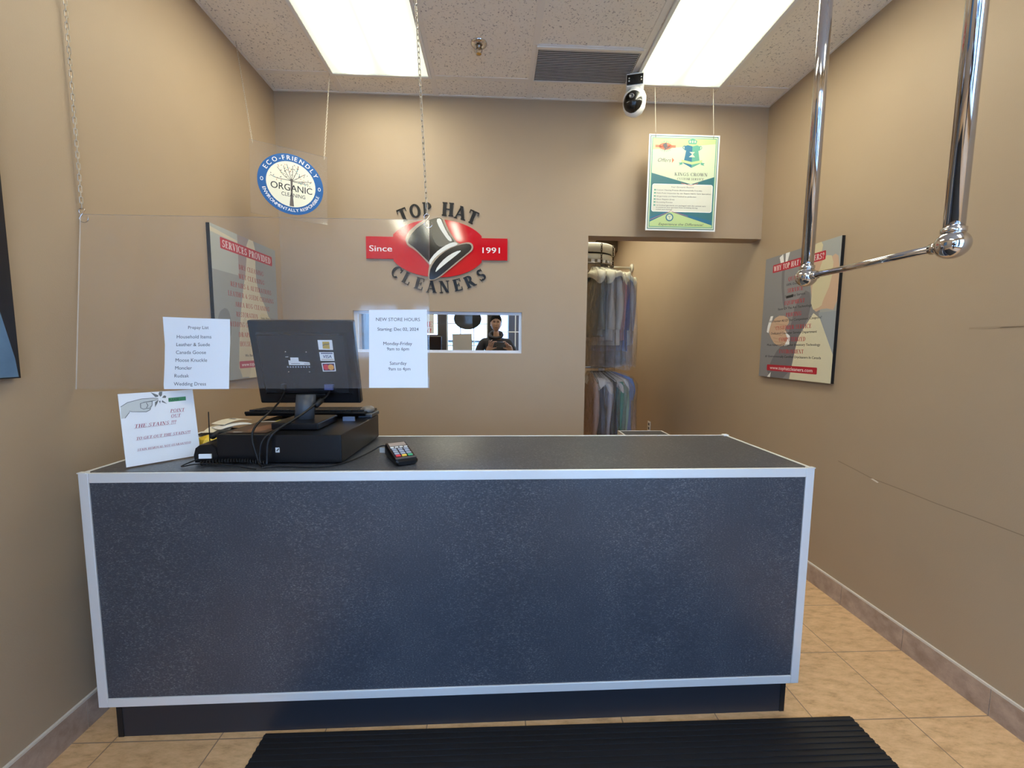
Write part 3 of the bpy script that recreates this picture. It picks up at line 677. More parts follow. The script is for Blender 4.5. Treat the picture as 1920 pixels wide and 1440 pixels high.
# ------------------------------------------------------------------ wall posters
def board(name, label, F, w, h, t_):
    t = thing(name, label, 'poster', tuple(F.o))
    mb = MB(); mb.prism(R4(0, 0, w, h), F, .0, t_, blackm); mb.build('board', t); return t
pw, ph, pt = .612, .802, .018
FLp = Frame((L+.0005, 2.170, 1.170), (0, 1, 0), (0, 0, 1))
t = board('services_poster', 'grey SERVICES PROVIDED poster on the left wall behind the acrylic sheet', FLp, .612, .802, pt)
pg = mat('print_grey', (.30, .31, .29), .4); pg2 = mat('print_light_grey', (.42, .44, .40), .4); pcr = mat('print_cream', (.62, .56, .40), .4); psk = mat('print_skin', (.56, .38, .26), .4); pdk = mat('print_dark_grey', (.20, .205, .20), .4)
suit = mat('print_suit', (.245, .24, .245), .35); suit2 = mat('print_suit_dark', (.17, .165, .175), .35); lace = mat('print_lace', (.60, .53, .34), .4)
def PP(w, h, *p): return [(a*w, (1-b)*h) for a, b in p]
FLq = Frame(FLp.p(0, 0, pt), (0, 1, 0), (0, 0, 1)); FLq.n = FLq.n*.18
mb = MB(); e = .0008
mb.poly(PP(pw, ph, (.0, 1), (1, 1), (1, 0), (0, 0)), FLq, e, pg)
mb.poly(PP(pw, ph, (0, .28), (.40, .28), (.40, 0), (0, 0)), FLq, e+.0003, pg2)
mb.poly(PP(pw, ph, (0, .02), (.36, .045), (.36, .06), (0, .05)), FLq, e+.0006, pcr)
mb.poly(PP(pw, ph, (.36, .3), (.52, .3), (.52, 0), (.36, 0)), FLq, e+.0006, mat('print_mauve', (.33, .27, .25), .4))
mb.poly(smoothp(PP(pw, ph, (.28, 1), (.95, 1), (.90, .7), (.80, .5), (.66, .36), (.62, .25), (.64, .0), (.50, .0), (.48, .2), (.38, .45), (.32, .7)), 1), FLq, e+.0009, pcr)
mb.poly(smoothp(PP(pw, ph, (.62, .5), (.9, .55), (.93, .70), (.70, .72)), 2), FLq, e+.0012, lace)
mb.poly(smoothp(PP(pw, ph, (.28, .99), (.5, .99), (.47, .6), (.40, .55), (.33, .7)), 1), FLq, e+.0012, mat('print_fold', (.54, .48, .34), .4))
mb.poly(smoothp(PP(pw, ph, (.03, .55), (.2, .5), (.22, .72), (.05, .75)), 2), FLq, e+.0006, pdk)
mb.build('print', t)
mb = MB(); mb.poly(rrect(.12*pw, .865*ph, .93*pw, .938*ph, .006), FLq, e+.0016, crimson); mb.build('heading_banner', t); mb = MB(); mb.poly(rrect(.30*pw, .075*ph, .90*pw, .125*ph, .006), FLq, e+.0016, mat('crimson_faded', (.40, .05, .09), .35)); mb.build('address_banner', t)
mb = MB(); text(mb, FLq, 'SERVICES PROVIDED', .525*pw, .878*ph, .046*ph, whitegloss, 'serif', width=.76*pw, d=e+.002)
for s, y, wd in (('DRY CLEANING', .235, .40), ('WET CLEANING', .30, .42), ('REPAIRS & ALTERATIONS', .365, .66), ('LEATHER & SUEDE CLEANING', .43, .74), ('AREA RUG CLEANING', .497, .56), ('RESTORATION', .565, .34), ('WEDDING GOWN PRESERVATION', .635, .74), ('DRAPES & BLINDS', .705, .5), ('HOUSEHOLD ITEMS', .77, .48)):
    text(mb, FLq, s, (.46 if s == 'RESTORATION' else .56)*pw, (1-y)*ph, .033*ph, redink, 'serif', width=wd*pw, d=e+.002)
text(mb, FLq, 'Smoke, Water Damage', .80*pw, (1-.563)*ph, .017*ph, gi, width=.24*pw, d=e+.002, bold=.02); text(mb, FLq, 'We Recycle Your Hangers', .60*pw, (1-.845)*ph, .020*ph, gi, width=.42*pw, d=e+.002, bold=.03)
text(mb, FLq, 'www.tophatcleaners.com', .6*pw, .088*ph, .028*ph, whitegloss, width=.54*pw, d=e+.002); mb.build('lettering', t)

FRp = Frame((R-.0005, 2.788, 1.176), (0, -1, 0), (0, 0, 1))
t = board('why_poster', 'grey and cream bride and groom poster on the right wall', FRp, .617, .796, pt); pw, ph = .617, .796
FRq = Frame(FRp.p(0, 0, pt), (0, -1, 0), (0, 0, 1)); FRq.n = FRq.n*.18; e = .0008
mb = MB()
mb.poly(PP(pw, ph, (0, 1), (1, 1), (1, 0), (0, 0)), FRq, e, suit)
mb.poly(smoothp(PP(pw, ph, (.30, .0), (.26, .2), (.33, .45), (.36, .45), (.30, .2), (.34, .02)), 1), FRq, e+.0003, suit2)
mb.poly(PP(pw, ph, (.22, .02), (.27, .0), (.30, .10), (.27, .13)), FRq, e+.0006, whitegloss); mb.poly(PP(pw, ph, (.31, .0), (.37, .0), (.33, .10), (.31, .08)), FRq, e+.0006, whitegloss)
mb.poly(PP(pw, ph, (.68, 0), (1, 0), (1, .8), (.84, .66), (.80, .4), (.70, .2)), FRq, e+.0003, mat('print_bg', (.36, .37, .35), .4))
mb.poly(smoothp(PP(pw, ph, (.66, .22), (.66, .05), (.78, .06), (.86, .14), (.97, .10), (1.0, .22), (1.0, .5), (.86, .47), (.74, .50), (.70, .38)), 1), FRq, e+.0006, psk)
mb.poly(smoothp(PP(pw, ph, (.70, .0), (.80, .0), (.78, .10), (.70, .12), (.66, .05)), 1), FRq, e+.0008, lace)
mb.poly(smoothp(PP(pw, ph, (.70, .26), (.76, .22), (.82, .10), (.93, .12), (.92, .30), (.84, .42), (.83, .46), (.70, .48)), 1), FRq, e+.001, lace)
mb.poly(PP(pw, ph, (.80, .50), (1.0, .50), (1.0, .80), (.92, .78)), FRq, e+.0008, mat('print_blue_grey', (.30, .33, .35), .4))
mb.poly(PP(pw, ph, (.48, 1), (1.0, 1), (1.0, .80), (.82, .54), (.74, .50), (.66, .58), (.56, .68)), FRq, e+.0012, mat('print_dress', (.68, .63, .45), .4))
mb.poly(smoothp(PP(pw, ph, (.10, 1), (.48, 1), (.54, .70), (.72, .48), (.66, .30), (.50, .40), (.45, .60), (.36, .72), (.24, .80)), 1), FRq, e+.0015, suit2)
mb.poly(smoothp(PP(pw, ph, (.14, .56), (.24, .49), (.38, .50), (.44, .55), (.36, .60), (.42, .64), (.44, .70), (.36, .745), (.24, .73), (.15, .66), (.12, .60)), 1), FRq, e+.0018, psk)
for q in (PP(pw, ph, (.10, .57), (.14, .49), (.18, .49), (.14, .58), (.12, .63), (.09, .62)), PP(pw, ph, (.37, .62), (.45, .66), (.45, .73), (.38, .74), (.42, .68))): mb.poly(q, FRq, e+.0021, whitegloss)
for a, b in (((.24, .53), (.40, .545)), ((.22, .555), (.40, .575)), ((.2, .58), (.36, .60)), ((.2, .67), (.36, .69)), ((.2, .64), (.34, .655)), ((.22, .70), (.36, .715))): line2(mb, FRq, PP(pw, ph, a, b), .002, e+.0021, mat('print_skin_line', (.35, .22, .14), .5))
mb.poly(PP(pw, ph, (.14, 1), (.20, .955), (.19, 1)), FRq, e+.0018, whitegloss)
mb.build('print', t)
mb = MB(); mb.poly(rrect(.125*pw, .868*ph, .835*pw, .932*ph, .006), FRq, e+.0024, crimson); mb.build('heading_banner', t); mb = MB(); mb.poly(rrect(.13*pw, .055*ph, .835*pw, .105*ph, .006), FRq, e+.0024, crimson); mb.build('address_banner', t)
mb = MB(); text(mb, FRq, 'WHY TOP HAT CLEANERS?', .48*pw, .880*ph, .040*ph, whitegloss, 'serif', width=.68*pw, d=e+.0028)
for s, s2, y in (('QUALITY', '100% Guaranteed', .215), ('SERVICE', 'Same Day Service', .305), ('EQUIPMENT', 'State Of The Art Technology', .40), ('PRICING', "We Honour All Of Our Competitors' Coupons!", .495), ('CUSTOMER SERVICE', 'Dedicated Customer Service Department', .595), ('COMPUTERIZED', 'Most Advanced Computer Inventory Technology', .69), ('ENVIRONMENT', '#1 Environmentally Certified Drycleaners In Canada', .785)):
    text(mb, FRq, s, .48*pw, (1-y-.012)*ph, .031*ph, crimson if s != 'x' else redink, 'serif', width=len(s)*.031*pw, d=e+.0028)
    text(mb, FRq, s2, .48*pw, (1-y-.048)*ph, .019*ph, gi, width=min(.78, len(s2)*.0172)*pw, d=e+.0028, bold=.02)
text(mb, FRq, 'www.tophatcleaners.com', .48*pw, .068*ph, .028*ph, whitegloss, width=.60*pw, d=e+.0028)
mb.poly(PP(pw, ph, (.36, .362), (.46, .358), (.46, .338), (.36, .342)), FRq, e+.0032, ink); mb.build('lettering', t)
# near left poster, only its corner is in view
FN = Frame((L+.0005, .45, 1.259), (0, 1, 0), (0, 0, 1))
t = board('denim_poster', 'black edged blue poster cut off at the left edge of the photo', FN, .84, 1.05, .02)
mb = MB(); mb.poly(R4(.0, .0, .8385, 1.05), FN, .0205, mat('print_black', (.008, .009, .014), .35)); jn = mat('print_denim', (.10, .19, .32), .5)
colour(jn, ramp(jn, noise(jn, 9, 4), [(.3, (.075, .15, .26)), (.7, (.13, .24, .38))]))
mb.poly([(0, .004), (.834, .004), (.829, .06), (.78, .32), (.74, .52), (.6, .9), (0, 1.0)], FN, .0209, jn); mb.build('print', t)

# ------------------------------------------------------------------ hat logo on the back wall
FH = Frame((0, B-.0005, 0), (1, 0, 0), (0, 0, 1))
t = thing('wall_sign', 'red oval wall sign with a black hat and black letters above the narrow mirror', 'sign', (-.392, B, 1.72))
lcx, lcz = -.395, 2.026
pts = []
for i in range(41):
    a = 180-180*i/40; x, y = lcx+.335*cos(radians(a)), lcz+.192*sin(radians(a))
    if abs(y-lcz) < .074 or (y-lcz) < .074: continue
    pts.append((x, y))
topc = [(x, y) for x, y in pts]; dx = [lcx-.481, lcx+.475]
outline = [(dx[0], lcz+.072)]+[(topc[0][0], lcz+.072)]+topc+[(topc[-1][0], lcz+.074), (dx[1], lcz+.074), (dx[1], lcz-.072)]
bot = [(x, 2*lcz-y) for x, y in reversed(topc)]
outline += [(bot[0][0], lcz-.072)]+bot+[(bot[-1][0], lcz-.074), (dx[0], lcz-.074)]
mb = MB(); mb.prism(outline, FH, 0, .012, red); mb.build('oval_panel', t)
def hp(px, py): # photo measure of the hat in metres on the wall
    return ((px-820)/276.4-.3985, 2.022-(py-465)/283.0)
def HZ(x, y): return hp(670+x/6.4, 360+y/6.4)
mb = MB()
o_ = [(590, 590), (585, 560), (610, 490), (700, 400), (800, 335), (900, 285), (980, 275), (1030, 290), (1055, 330), (1080, 400), (1140, 510), (1215, 610), (1290, 590), (1360, 585), (1395, 620), (1390, 680), (1330, 730), (1200, 840), (1080, 940), (1000, 1010), (900, 1056), (850, 1050), (850, 980), (860, 900), (870, 870), (800, 790), (700, 690), (610, 640)]
mb.prism([HZ(*p) for p in smoothp(o_, 1)], FH, .012, .019, mat('hat_outline_tan', (.40, .31, .22), .4)); hat = mb.build('hat', t)
mb = MB(); c_ = [(616, 590), (640, 520), (740, 410), (860, 335), (960, 300), (1020, 305), (1040, 360), (1090, 470), (1190, 600), (1080, 660), (960, 760), (880, 850), (800, 770), (700, 670), (620, 615)]
mb.poly([HZ(*p) for p in smoothp(c_, 1)], FH, .0193, blackgloss)
br_ = [(872, 1046), (862, 1010), (880, 900), (960, 780), (1080, 680), (1220, 620), (1340, 600), (1376, 630), (1365, 680), (1290, 745), (1150, 860), (1040, 960), (930, 1040)]
mb.poly([HZ(*p) for p in smoothp(br_, 1)], FH, .0196, blackgloss); mb.build('hat_silhouette', hat)
mb = MB(); g1 = mat('hat_taupe', (.13, .12, .09), .25)
mb.poly([HZ(*p) for p in smoothp([(860, 340), (960, 300), (1010, 302), (1030, 360), (1080, 470), (1150, 580), (1080, 620), (1000, 655), (940, 610), (905, 520), (895, 440), (860, 375)], 1)], FH, .01945, g1); mb.build('crown_shade', hat)
mb = MB(); hw = mat('hat_highlight', (.78, .78, .72), .3)
mb.poly([HZ(*p) for p in smoothp([(950, 320), (1005, 305), (1030, 370), (1080, 480), (1150, 575), (1105, 580), (1050, 510), (990, 420)], 1)], FH, .0197, hw)
mb.poly([HZ(*p) for p in smoothp([(862, 850), (870, 810), (940, 720), (1040, 640), (1140, 590), (1190, 590), (1215, 618), (1100, 660), (990, 730), (910, 810), (880, 868)], 1)], FH, .0199, hw)
mb.poly([HZ(*p) for p in smoothp([(930, 965), (965, 880), (1060, 775), (1180, 700), (1262, 682), (1190, 745), (1090, 825), (995, 905)], 1)], FH, .0199, hw); mb.build('highlights', hat)
mb = MB(); text(mb, FH, 'Since', -.779, 2.001, .040, whitegloss, width=.152, d=.0125, bold=.012); mb.build('lettering', t); mb = MB(); text(mb, FH, '1991', -.032, 2.001, .040, whitegloss, width=.118, d=.0125, bold=.012); mb.build('lettering', t)
def letters(seq):
    for ch, zx, zy, an, h in seq:
        x, y = HZ(zx, zy); mb = MB(); text(mb, FH, ch, x, y, h, mat('sign_letter_black', (.006, .006, .007), .4, spec=.3), 'serif', ang=radians(an), depth=.009, d=0, width=h*1.0*serif(ch)[1]); mb.build('letter', t)
TKX, TKY = 1.3, 1.5
letters((('T', 584, 340, 22, .084), ('O', 716, 292, 12, .084), ('P', 852, 268, 4, .085), ('H', 1085, 268, -4, .086), ('A', 1228, 303, -13, .085), ('T', 1358, 348, -22, .084)))
letters((('C', 428, 1008, -40, .078), ('L', 566, 1092, -28, .078), ('E', 725, 1160, -16, .079), ('A', 886, 1198, -2, .079), ('N', 1050, 1196, 4, .079), ('E', 1222, 1168, 14, .079), ('R', 1378, 1120, 24, .079), ('S', 1530, 1030, 36, .078)))
TKX = TKY = 1.0

# ------------------------------------------------------------------ mirrored window in the back wall
t = thing('mirror_window', 'long narrow mirrored window in a white frame below the logo', 'mirror', ((MX0+MX1)/2, B, MZ0))
mb = MB(); fr_ = mat('white_frame_paint', (.72, .74, .80), .4); k = .019; ya, yb_ = B+.018, B+.069
mb.box((MX0, ya, MZ0), (MX1, yb_, MZ0+k), fr_); mb.box((MX0, ya, MZ1-k), (MX1, yb_, MZ1), fr_); mb.box((MX0, ya, MZ0+k), (MX0+k*1.3, yb_, MZ1-k), fr_); mb.box((MX1-k, ya, MZ0+k), (MX1, yb_, MZ1-k), fr_); mb.build('frame', t)
mb = MB(); mb.box((MX0+.02, B+.030, MZ0+k), (MX1-k, B+.034, MZ1-k), mirror); mb.build('mirror_glass', t)

# ------------------------------------------------------------------ counter
cX, cY, cA, cW, cD, cH, cZ0 = -1.3036, 1.3014, .0106, 2.4018, .5356, .9589, .165
MC = Matrix.Translation((cX, cY, 0)) @ Matrix.Rotation(cA, 4, 'Z')
t = thing('reception_counter', 'long dark speckled reception counter with metal edges', 'counter', (cX+cW/2, cY+cD/2, 0))
mb = MB(); tw = .030
mb.box((.004, .004, cZ0+.004), (cW-.004, .02, cH-.004), lamin, MC); mb.build('front_panel', t)
mb = MB(); mb.box((.004, .02, cH-.022), (cW-.004, cD-.004, cH-.0015), lamin, MC); mb.build('worktop', t)
mb = MB(); mb.box((.004, .02, cZ0), (.02, cD-.004, cH-.022), lamin, MC); mb.build('side_panel', t)
mb = MB(); mb.box((cW-.02, .02, cZ0), (cW-.004, cD-.004, cH-.022), lamin, MC); mb.build('side_panel', t)
mb = MB(); mb.box((.02, .02, cZ0), (cW-.02, cD-.03, cZ0+.018), kickm, MC); mb.build('bottom_panel', t)
for nm, a, b in (('edge_trim', (tw, 0, cH-tw*1.05), (cW-tw, .012, cH)), ('edge_trim', (tw, 0, cZ0), (cW-tw, .012, cZ0+tw)), ('edge_trim', (0, 0, cZ0), (tw, .012, cH)), ('edge_trim', (cW-tw, 0, cZ0), (cW, .012, cH)),
                 ('edge_trim', (0, .012, cH-.025), (.012, cD, cH)), ('edge_trim', (cW-.012, .012, cH-.025), (cW, cD, cH)), ('edge_trim', (.012, cD-.010, cH-.025), (cW-.012, cD, cH)),
                 ('edge_trim', (cW-.010, .012, cZ0), (cW, .035, cH-.025))):
    mb = MB(); mb.box(a, b, steel, MC, .0018); mb.build(nm, t)
for a, b, k in (((-.003, -.001, cH-.002), (.024, .016, cH+.002), steel), ((cW-.024, -.001, cH-.002), (cW+.002, .016, cH+.002), steel), ((cW-.022, cD-.022, cH-.003), (cW+.002, cD+.001, cH+.004), whitegloss)):
    mb = MB(); mb.box(a, b, k, MC, .001); mb.build('corner_cap', t)
mb = MB(); mb.box((0, .06, 0), (cW, .075, cZ0), kickm, MC); mb.box((0, .075, 0), (.015, cD-.05, cZ0), kickm, MC); mb.box((cW-.015, .075, 0), (cW, cD-.05, cZ0), kickm, MC)
mb.box((.0, .058, 0), (.018, .062, cZ0), blackm, MC); mb.box((cW-.018, .058, 0), (cW, .062, cZ0), blackm, MC); mb.build('toe_kick', t)

# floor mat
t_ = MB(); x0, x1, ym0, ym1 = -.80, 1.327, .1, 1.352
t_.box((x0, ym0, .0005), (x1, ym1, .005), rubber)
y = ym0+.004
while y < ym1-.006: t_.box((x0, y, .005), (x1, y+.010, .0085), rubber); y += .0205
tag(t_.build('floor_mat'), 'black ribbed rubber mat on the tiles before the counter', 'mat')

# ------------------------------------------------------------------ things on the counter
ct = cH
t = thing('cash_drawer', 'black metal cash drawer box on the counter under the monitor', 'cash drawer', (-.72, 1.6, ct))
MDr = Matrix.Translation((-.945, 1.405, ct)) @ Matrix.Rotation(-.02, 4, 'Z')
mb = MB(); mb.box((0, 0, .004), (.42, .42, .101), blackp, MDr, .003); mb.build('body', t)
for a in ((.02, .02), (.4, .02), (.02, .4), (.4, .4)): mb = MB(); mb.lathe([(.01, 0), (.01, .005)], (a[0], a[1], 0), blackm, 12, M=MDr); mb.build('foot', t)
FDr = Frame(MDr @ Vector((0, 0, 0)), MDr.to_3x3() @ Vector((1, 0, 0)), (0, 0, 1))
mb = MB(); mb.poly(R4(.197, .040, .211, .057), FDr, .0006, mat('tag_white', (.6, .62, .62), .5)); mb.poly([(.2, .046), (.208, .055), (.21, .052), (.203, .044)], FDr, .001, ink); mb.build('port_sticker', t)
mb = MB(); mb.box((.36, .335, .101), (.418, .44, .118), dkgrey, MDr, .004); mb.build('hinge_block', t)

# monitor
MM = pose((-.745, 1.674, 1.130), radians(-2.1), radians(10.9), radians(-.4)); mw, mh = .405, .335
t = thing('monitor', 'black flat monitor seen from behind with card stickers', 'monitor', (-.72, 1.58, ct+.101))
mb = MB(); mb.box((-mw/2, 0, 0), (mw/2, .03, mh), blackp, MM, .006); mb.build('bezel', t)
FM = pf(MM); 
mb = MB()
def plate(x0, z0, x1, z1, x0b, z0b, x1b, z1b, d):
    a = [(x0, 0, z0), (x1, 0, z0), (x1, 0, z1), (x0, 0, z1)]; b = [(x0b, -d, z0b), (x1b, -d, z0b), (x1b, -d, z1b), (x0b, -d, z1b)]
    mb.add(a+b, [(4, 5, 6, 7), (0, 1, 5, 4), (1, 2, 6, 5), (2, 3, 7, 6), (3, 0, 4, 7)], blackm, False, MM)
plate(-.175, .04, .175, .29, -.165, .048, .165, .278, .012)
mb.box((-.17, -.0135, .279), (.150, -.001, .2825), blackp, MM); mb.box((-.12, -.014, .053), (.12, -.001, .056), blackp, MM); mb.box((-.09, -.016, .030), (.07, -.001, .044), blackp, MM, .003)
mb.build('back_cover', t)
# photo positions of the stickers on the back -> metres
def mp_(px, py): # bilinear inverse using the measured outline
    best = (0, 0)
    u, v = .5, .5
    for _ in range(30):
        x = (461+(661-461)*u)*(1-v)+(490+(676-490)*u)*v; y = (600+(601-600)*u)*(1-v)+(757-1*u)*v
        u += (px-x)/195; v += (py-y)/157
    return ((u-.5)*mw, (1-v)*mh)
def quad(px0, py0, px1, py1, px2, py2, px3, py3): return [mp_(px0, py0), mp_(px1, py1), mp_(px2, py2), mp_(px3, py3)]
dd = .0128
gold = mat('card_gold', (.55, .36, .06), .35); blu = mat('card_navy', (.02, .04, .12), .5); orr = mat('card_orange', (.85, .38, .08), .5); rdd = mat('card_red', (.7, .04, .06), .5)
mb = MB(); mb.prism(quad(598, 635, 625, 635, 627, 653, 600.5, 652.5), FM, dd, dd+.0004, whitegloss); mb.poly(quad(607, 638, 620, 638, 621, 651, 608, 650.5), FM, dd+.0007, gold)
line2(mb, FM, [mp_(608, 645), mp_(612, 642.5), mp_(616, 643), mp_(620, 641.5)], .0028, dd+.001, greyink); mb.build('card_sticker', t)
mb = MB(); mb.prism(quad(601, 657, 627.5, 657, 629.5, 673, 603.5, 673), FM, dd, dd+.0004, whitegloss); mb.poly(quad(604, 658.2, 626, 658.2, 626.2, 660, 604.2, 660), FM, dd+.0007, blu)
mb.poly(quad(605, 669.5, 628, 669.5, 628.3, 671.5, 605.2, 671.5), FM, dd+.0007, mat('card_tan', (.6, .5, .4), .6))
a = mp_(616, 668); text(mb, FM, 'VISA', a[0], a[1], .0135, blu, width=.034, d=dd+.0008, shear=.15, bold=.03); mb.build('card_sticker', t)
mb = MB(); mb.prism(quad(605, 677, 630, 676, 632, 692.5, 608, 693), FM, dd, dd+.0004, whitegloss); mb.poly(quad(607, 678.5, 628.5, 677.8, 630, 691, 609.5, 691.5), FM, dd+.0007, mat('card_dark', (.08, .02, .08), .5))
for px, k, dz in ((614, rdd, .001), (623, orr, .0013)): a = mp_(px, 684.8); mb.poly(ell(a[0], a[1], .0115, .0115, 20), FM, dd+dz, k)
mb.build('card_sticker', t)
mb = MB(); mb.prism(quad(547, 667, 562, 667, 563, 676, 548, 676), FM, dd, dd+.0003, whitegloss); mb.prism(quad(543.5, 672, 583, 676, 584, 681, 545, 681), FM, dd, dd+.0003, whitegloss)
line2(mb, FM, [mp_(549, 678.4), mp_(565, 678.4)], .002, dd+.0005, greyink); line2(mb, FM, [mp_(573, 678.6), mp_(582, 678.6)], .002, dd+.0005, greyink)
a = mp_(541, 666.5); text(mb, FM, 'acer', a[0], a[1], .005, whitegloss, align='c', d=dd+.0003, bold=.03)
for k in range(9): a = mp_(542.5+5*k, 684.5); mb.poly(R4(a[0]-.003, a[1]-.003, a[0]+.003, a[1]+.003), FM, dd+.0003, mat('print_dim', (.28, .32, .38), .5))
mb.build('rating_label', t)
for px, py in ((538, 656.5), (577, 657), (544.5, 694), (583, 694)): a = mp_(px, py); mb = MB(); mb.lathe([(.003, 0), (.003, .002)], (a[0], -.012, a[1]), chrome, 10, 'Y', M=MM); mb.build('screw', t)
# stand
mb = MB(); sy_ = 1.575
mb.rings([[Vector((-.727+.036*cos(a), sy_+.028*sin(a)+(z-1.09)*.25, z)) for a in [2*pi*i/24 for i in range(24)]] for z in (1.085, 1.13, 1.175)], mat('stand_grey', (.05, .058, .07), .38), True); mb.build('neck', t)
mb = MB(); mb.box((-.80, 1.475, ct+.102), (-.635, 1.66, ct+.127), blackp, None, .004); mb.build('base', t)
mb = MB()
def cable(P, r=.0035, m=blackm, n=8, it=3):
    P = [Vector(p) for p in P]
    for _ in range(it):
        Q_ = [P[0]]
        for a, b in zip(P, P[1:]): Q_ += [a*.75+b*.25, a*.25+b*.75]
        Q_.append(P[-1]); P = Q_
    mb_ = MB(); mb_.tube(P, r, m, n); return mb_
a = FM.p(*mp_(537, 722), .014)
cable([a, a+Vector((0, -.012, -.04)), (-.805, 1.50, 1.13), (-.815, 1.40, 1.09), (-.818, 1.386, 1.05), (-.80, 1.383, .99), (-.79, 1.375, .966), (-.77, 1.36, .9625)]).build('power_cable', t)
mb = MB(); mb.box((-.009, -.016, -.012), (.009, 0, .012), blackm, Matrix.Translation(a), .002); mb.build('power_plug', t)
a = FM.p(*mp_(621, 722), .014)
mb = MB(); mb.box((-.017, -.016, -.012), (.017, 0, .012), mat('vga_blue', (.05, .06, .16), .4), Matrix.Translation(a), .002); mb.build('video_plug', t)
cable([a, a+Vector((0, -.012, -.03)), (-.665, 1.55, 1.15), (-.70, 1.48, 1.11), (-.745, 1.40, 1.075), (-.765, 1.384, 1.04), (-.765, 1.380, .99), (-.765, 1.375, .965)], .0042).build('video_cable', t)
cable([(-.735, 1.47, ct+.128), (-.76, 1.42, ct+.112), (-.786, 1.386, 1.045), (-.792, 1.382, .99), (-.785, 1.375, .964)], .003).build('audio_cable', t)
mb = MB(); mb.tube([(-.659, 1.575, 1.157), (-.672, 1.545, 1.138)], [.0105, .0105], blackm, 14); mb.build('ferrite_core', t)

# keyboard behind, on the drawer
t = thing('keyboard', 'black keyboard lying on the cash drawer behind the monitor stand', 'keyboard', (-.70, 1.74, ct+.101))
MKB = Matrix.Translation((-.69, 1.70, ct+.108)) @ Matrix.Rotation(-.02, 4, 'Z') @ Matrix.Rotation(radians(-14), 4, 'X')
mb = MB()
prof = [(-.02, .012), (-.012, .0), (.15, .0), (.155, .012), (.155, .018), (-.018, .018)]
mb.add([(-.245, y, z) for y, z in prof]+[(.245, y, z) for y, z in prof], [tuple(range(5, -1, -1)), tuple(range(6, 12))]+[(i, (i+1) % 6, 6+(i+1) % 6, 6+i) for i in range(6)], blackp, False, Matrix.Translation((-.79, 1.735, ct+.110)) @ Matrix.Rotation(radians(-3), 4, 'X')); mb.build('body', t)
mb = MB(); MQ = Matrix.Translation((-.79, 1.735, ct+.110)) @ Matrix.Rotation(radians(-3), 4, 'X')
for r_ in range(6):
    for k in range(20): mb.box((-.235+k*.0235, -.002+r_*.0245, .018), (-.235+k*.0235+.020, .018+r_*.0245, .024), blackm, MQ)
mb.build('keys', t)
mb = MB(); mb.box((-.90, 1.745, ct+.1012), (-.60, 1.80, ct+.1095), blackm, None, .003); mb.build('stand', t)
mb = MB(); mb.box((-.615, 1.66, ct+.1012), (-.568, 1.668, ct+.118), mat('tag_blue_grey', (.16, .2, .3), .5), None); mb.build('tag', t)
t = thing('computer_mouse', 'small grey mouse at the far right corner of the cash drawer', 'mouse', (-.515, 1.75, ct+.118))
mb = MB(); mb.rings([[Vector((-.555+q*.03*cos(a), 1.79+q*.042*sin(a), ct+.119+z)) for a in [2*pi*i/20 for i in range(20)]] for q, z in ((.9, 0), (1, .006), (.92, .015), (.6, .022), (.1, .0245))], mat('mouse_grey', (.16, .15, .14), .4), True); mb.build('body', t)
# leaflet on the drawer
FG = Frame((-.925, 1.425, ct+.1018), (1, 0, 0), (0, 1, 0))
t = thing('magazine', 'brown photo leaflet lying on the left of the cash drawer', 'leaflet', (-.85, 1.5, ct+.1015))
mb = MB(); q = [(0, .0), (.135, .0), (.135, .22), (.0, .215)]; mb.prism(q, FG, 0, .002, mat('leaflet_brown', (.07, .035, .022), .3)); mb.build('sheet', t)
mb = MB(); mb.poly(smoothp([(.04, .02), (.12, .015), (.125, .19), (.06, .14)], 2), FG, .0023, mat('leaflet_rust', (.22, .10, .06), .35)); mb.poly([(.02, .002), (.05, .002), (.052, .01), (.02, .01)], FG, .0025, whitegloss); mb.poly([(.0, .195), (.135, .195), (.135, .22), (.0, .215)], FG, .0025, cream); mb.build('cover_print', t)
t = thing('sticky_note', 'yellow sticky note at the far end of the brown leaflet', 'note', (-.86, 1.63, ct+.104))
mb = MB(); mb.box((-.865, 1.628, ct+.105), (-.81, 1.66, ct+.1062), mat('note_yellow', (.75, .62, .10), .7)); mb.build('note', t)

# telephone
t = thing('telephone', 'black desk telephone tucked left of the cash drawer', 'telephone', (-1.0, 1.50, ct))
MT = Matrix.Translation((-.985, 1.47, ct)) @ Matrix.Rotation(radians(4), 4, 'Z')
mb = MB(); mb.rings([[Vector((x*(.038-i_), yy, z)) for x, z in ((-1, .006), (-1.1, .03), (-.9, .055), (-.5, .066), (.5, .068), (.9, .055), (1.1, .03), (1, .006))] for yy, i_ in ((-.07, .004), (-.062, 0), (.09, 0), (.10, .004))], blackp, False, M=MT); mb.build('body', t)
mb = MB(); mb.box((-.020, -.0745, .020), (.020, -.0695, .036), whitegloss, MT, .001); mb.build('label', t)
mb = MB(); mb.tube([(-.028, .02, .076), (-.028, .06, .082), (.028, .06, .082)], .011, blackm, 10, M=MT); mb.build('handset', t)
mb = MB(); mb.tube([(-.055, .05, .03), (-.057, .055, .13), (-.057, .056, .16)], .0018, blackm, 6, M=MT); mb.build('antenna', t)
mb = MB(); P = []
for i in range(420):
    s = i/419; x = -.98+s*.215; P.append((x, 1.372+.012*sin(s*3)+.006*cos(i*2*pi/18), ct+.0105+.006*sin(i*2*pi/18)+.006*sin(s*pi)))
mb.tube(P, .0016, blackm, 6); mb.build('coiled_cord', t)
cable([(-1.0, 1.41, ct+.02), (-1.03, 1.375, ct+.008), (-1.035, 1.355, ct+.003), (-.99, 1.362, ct+.012), (-.93, 1.365, ct+.013), (-.87, 1.352, ct+.01), (-.80, 1.336, ct+.004), (-.775, 1.33, ct+.003)], .0021).build('line_cord', t)

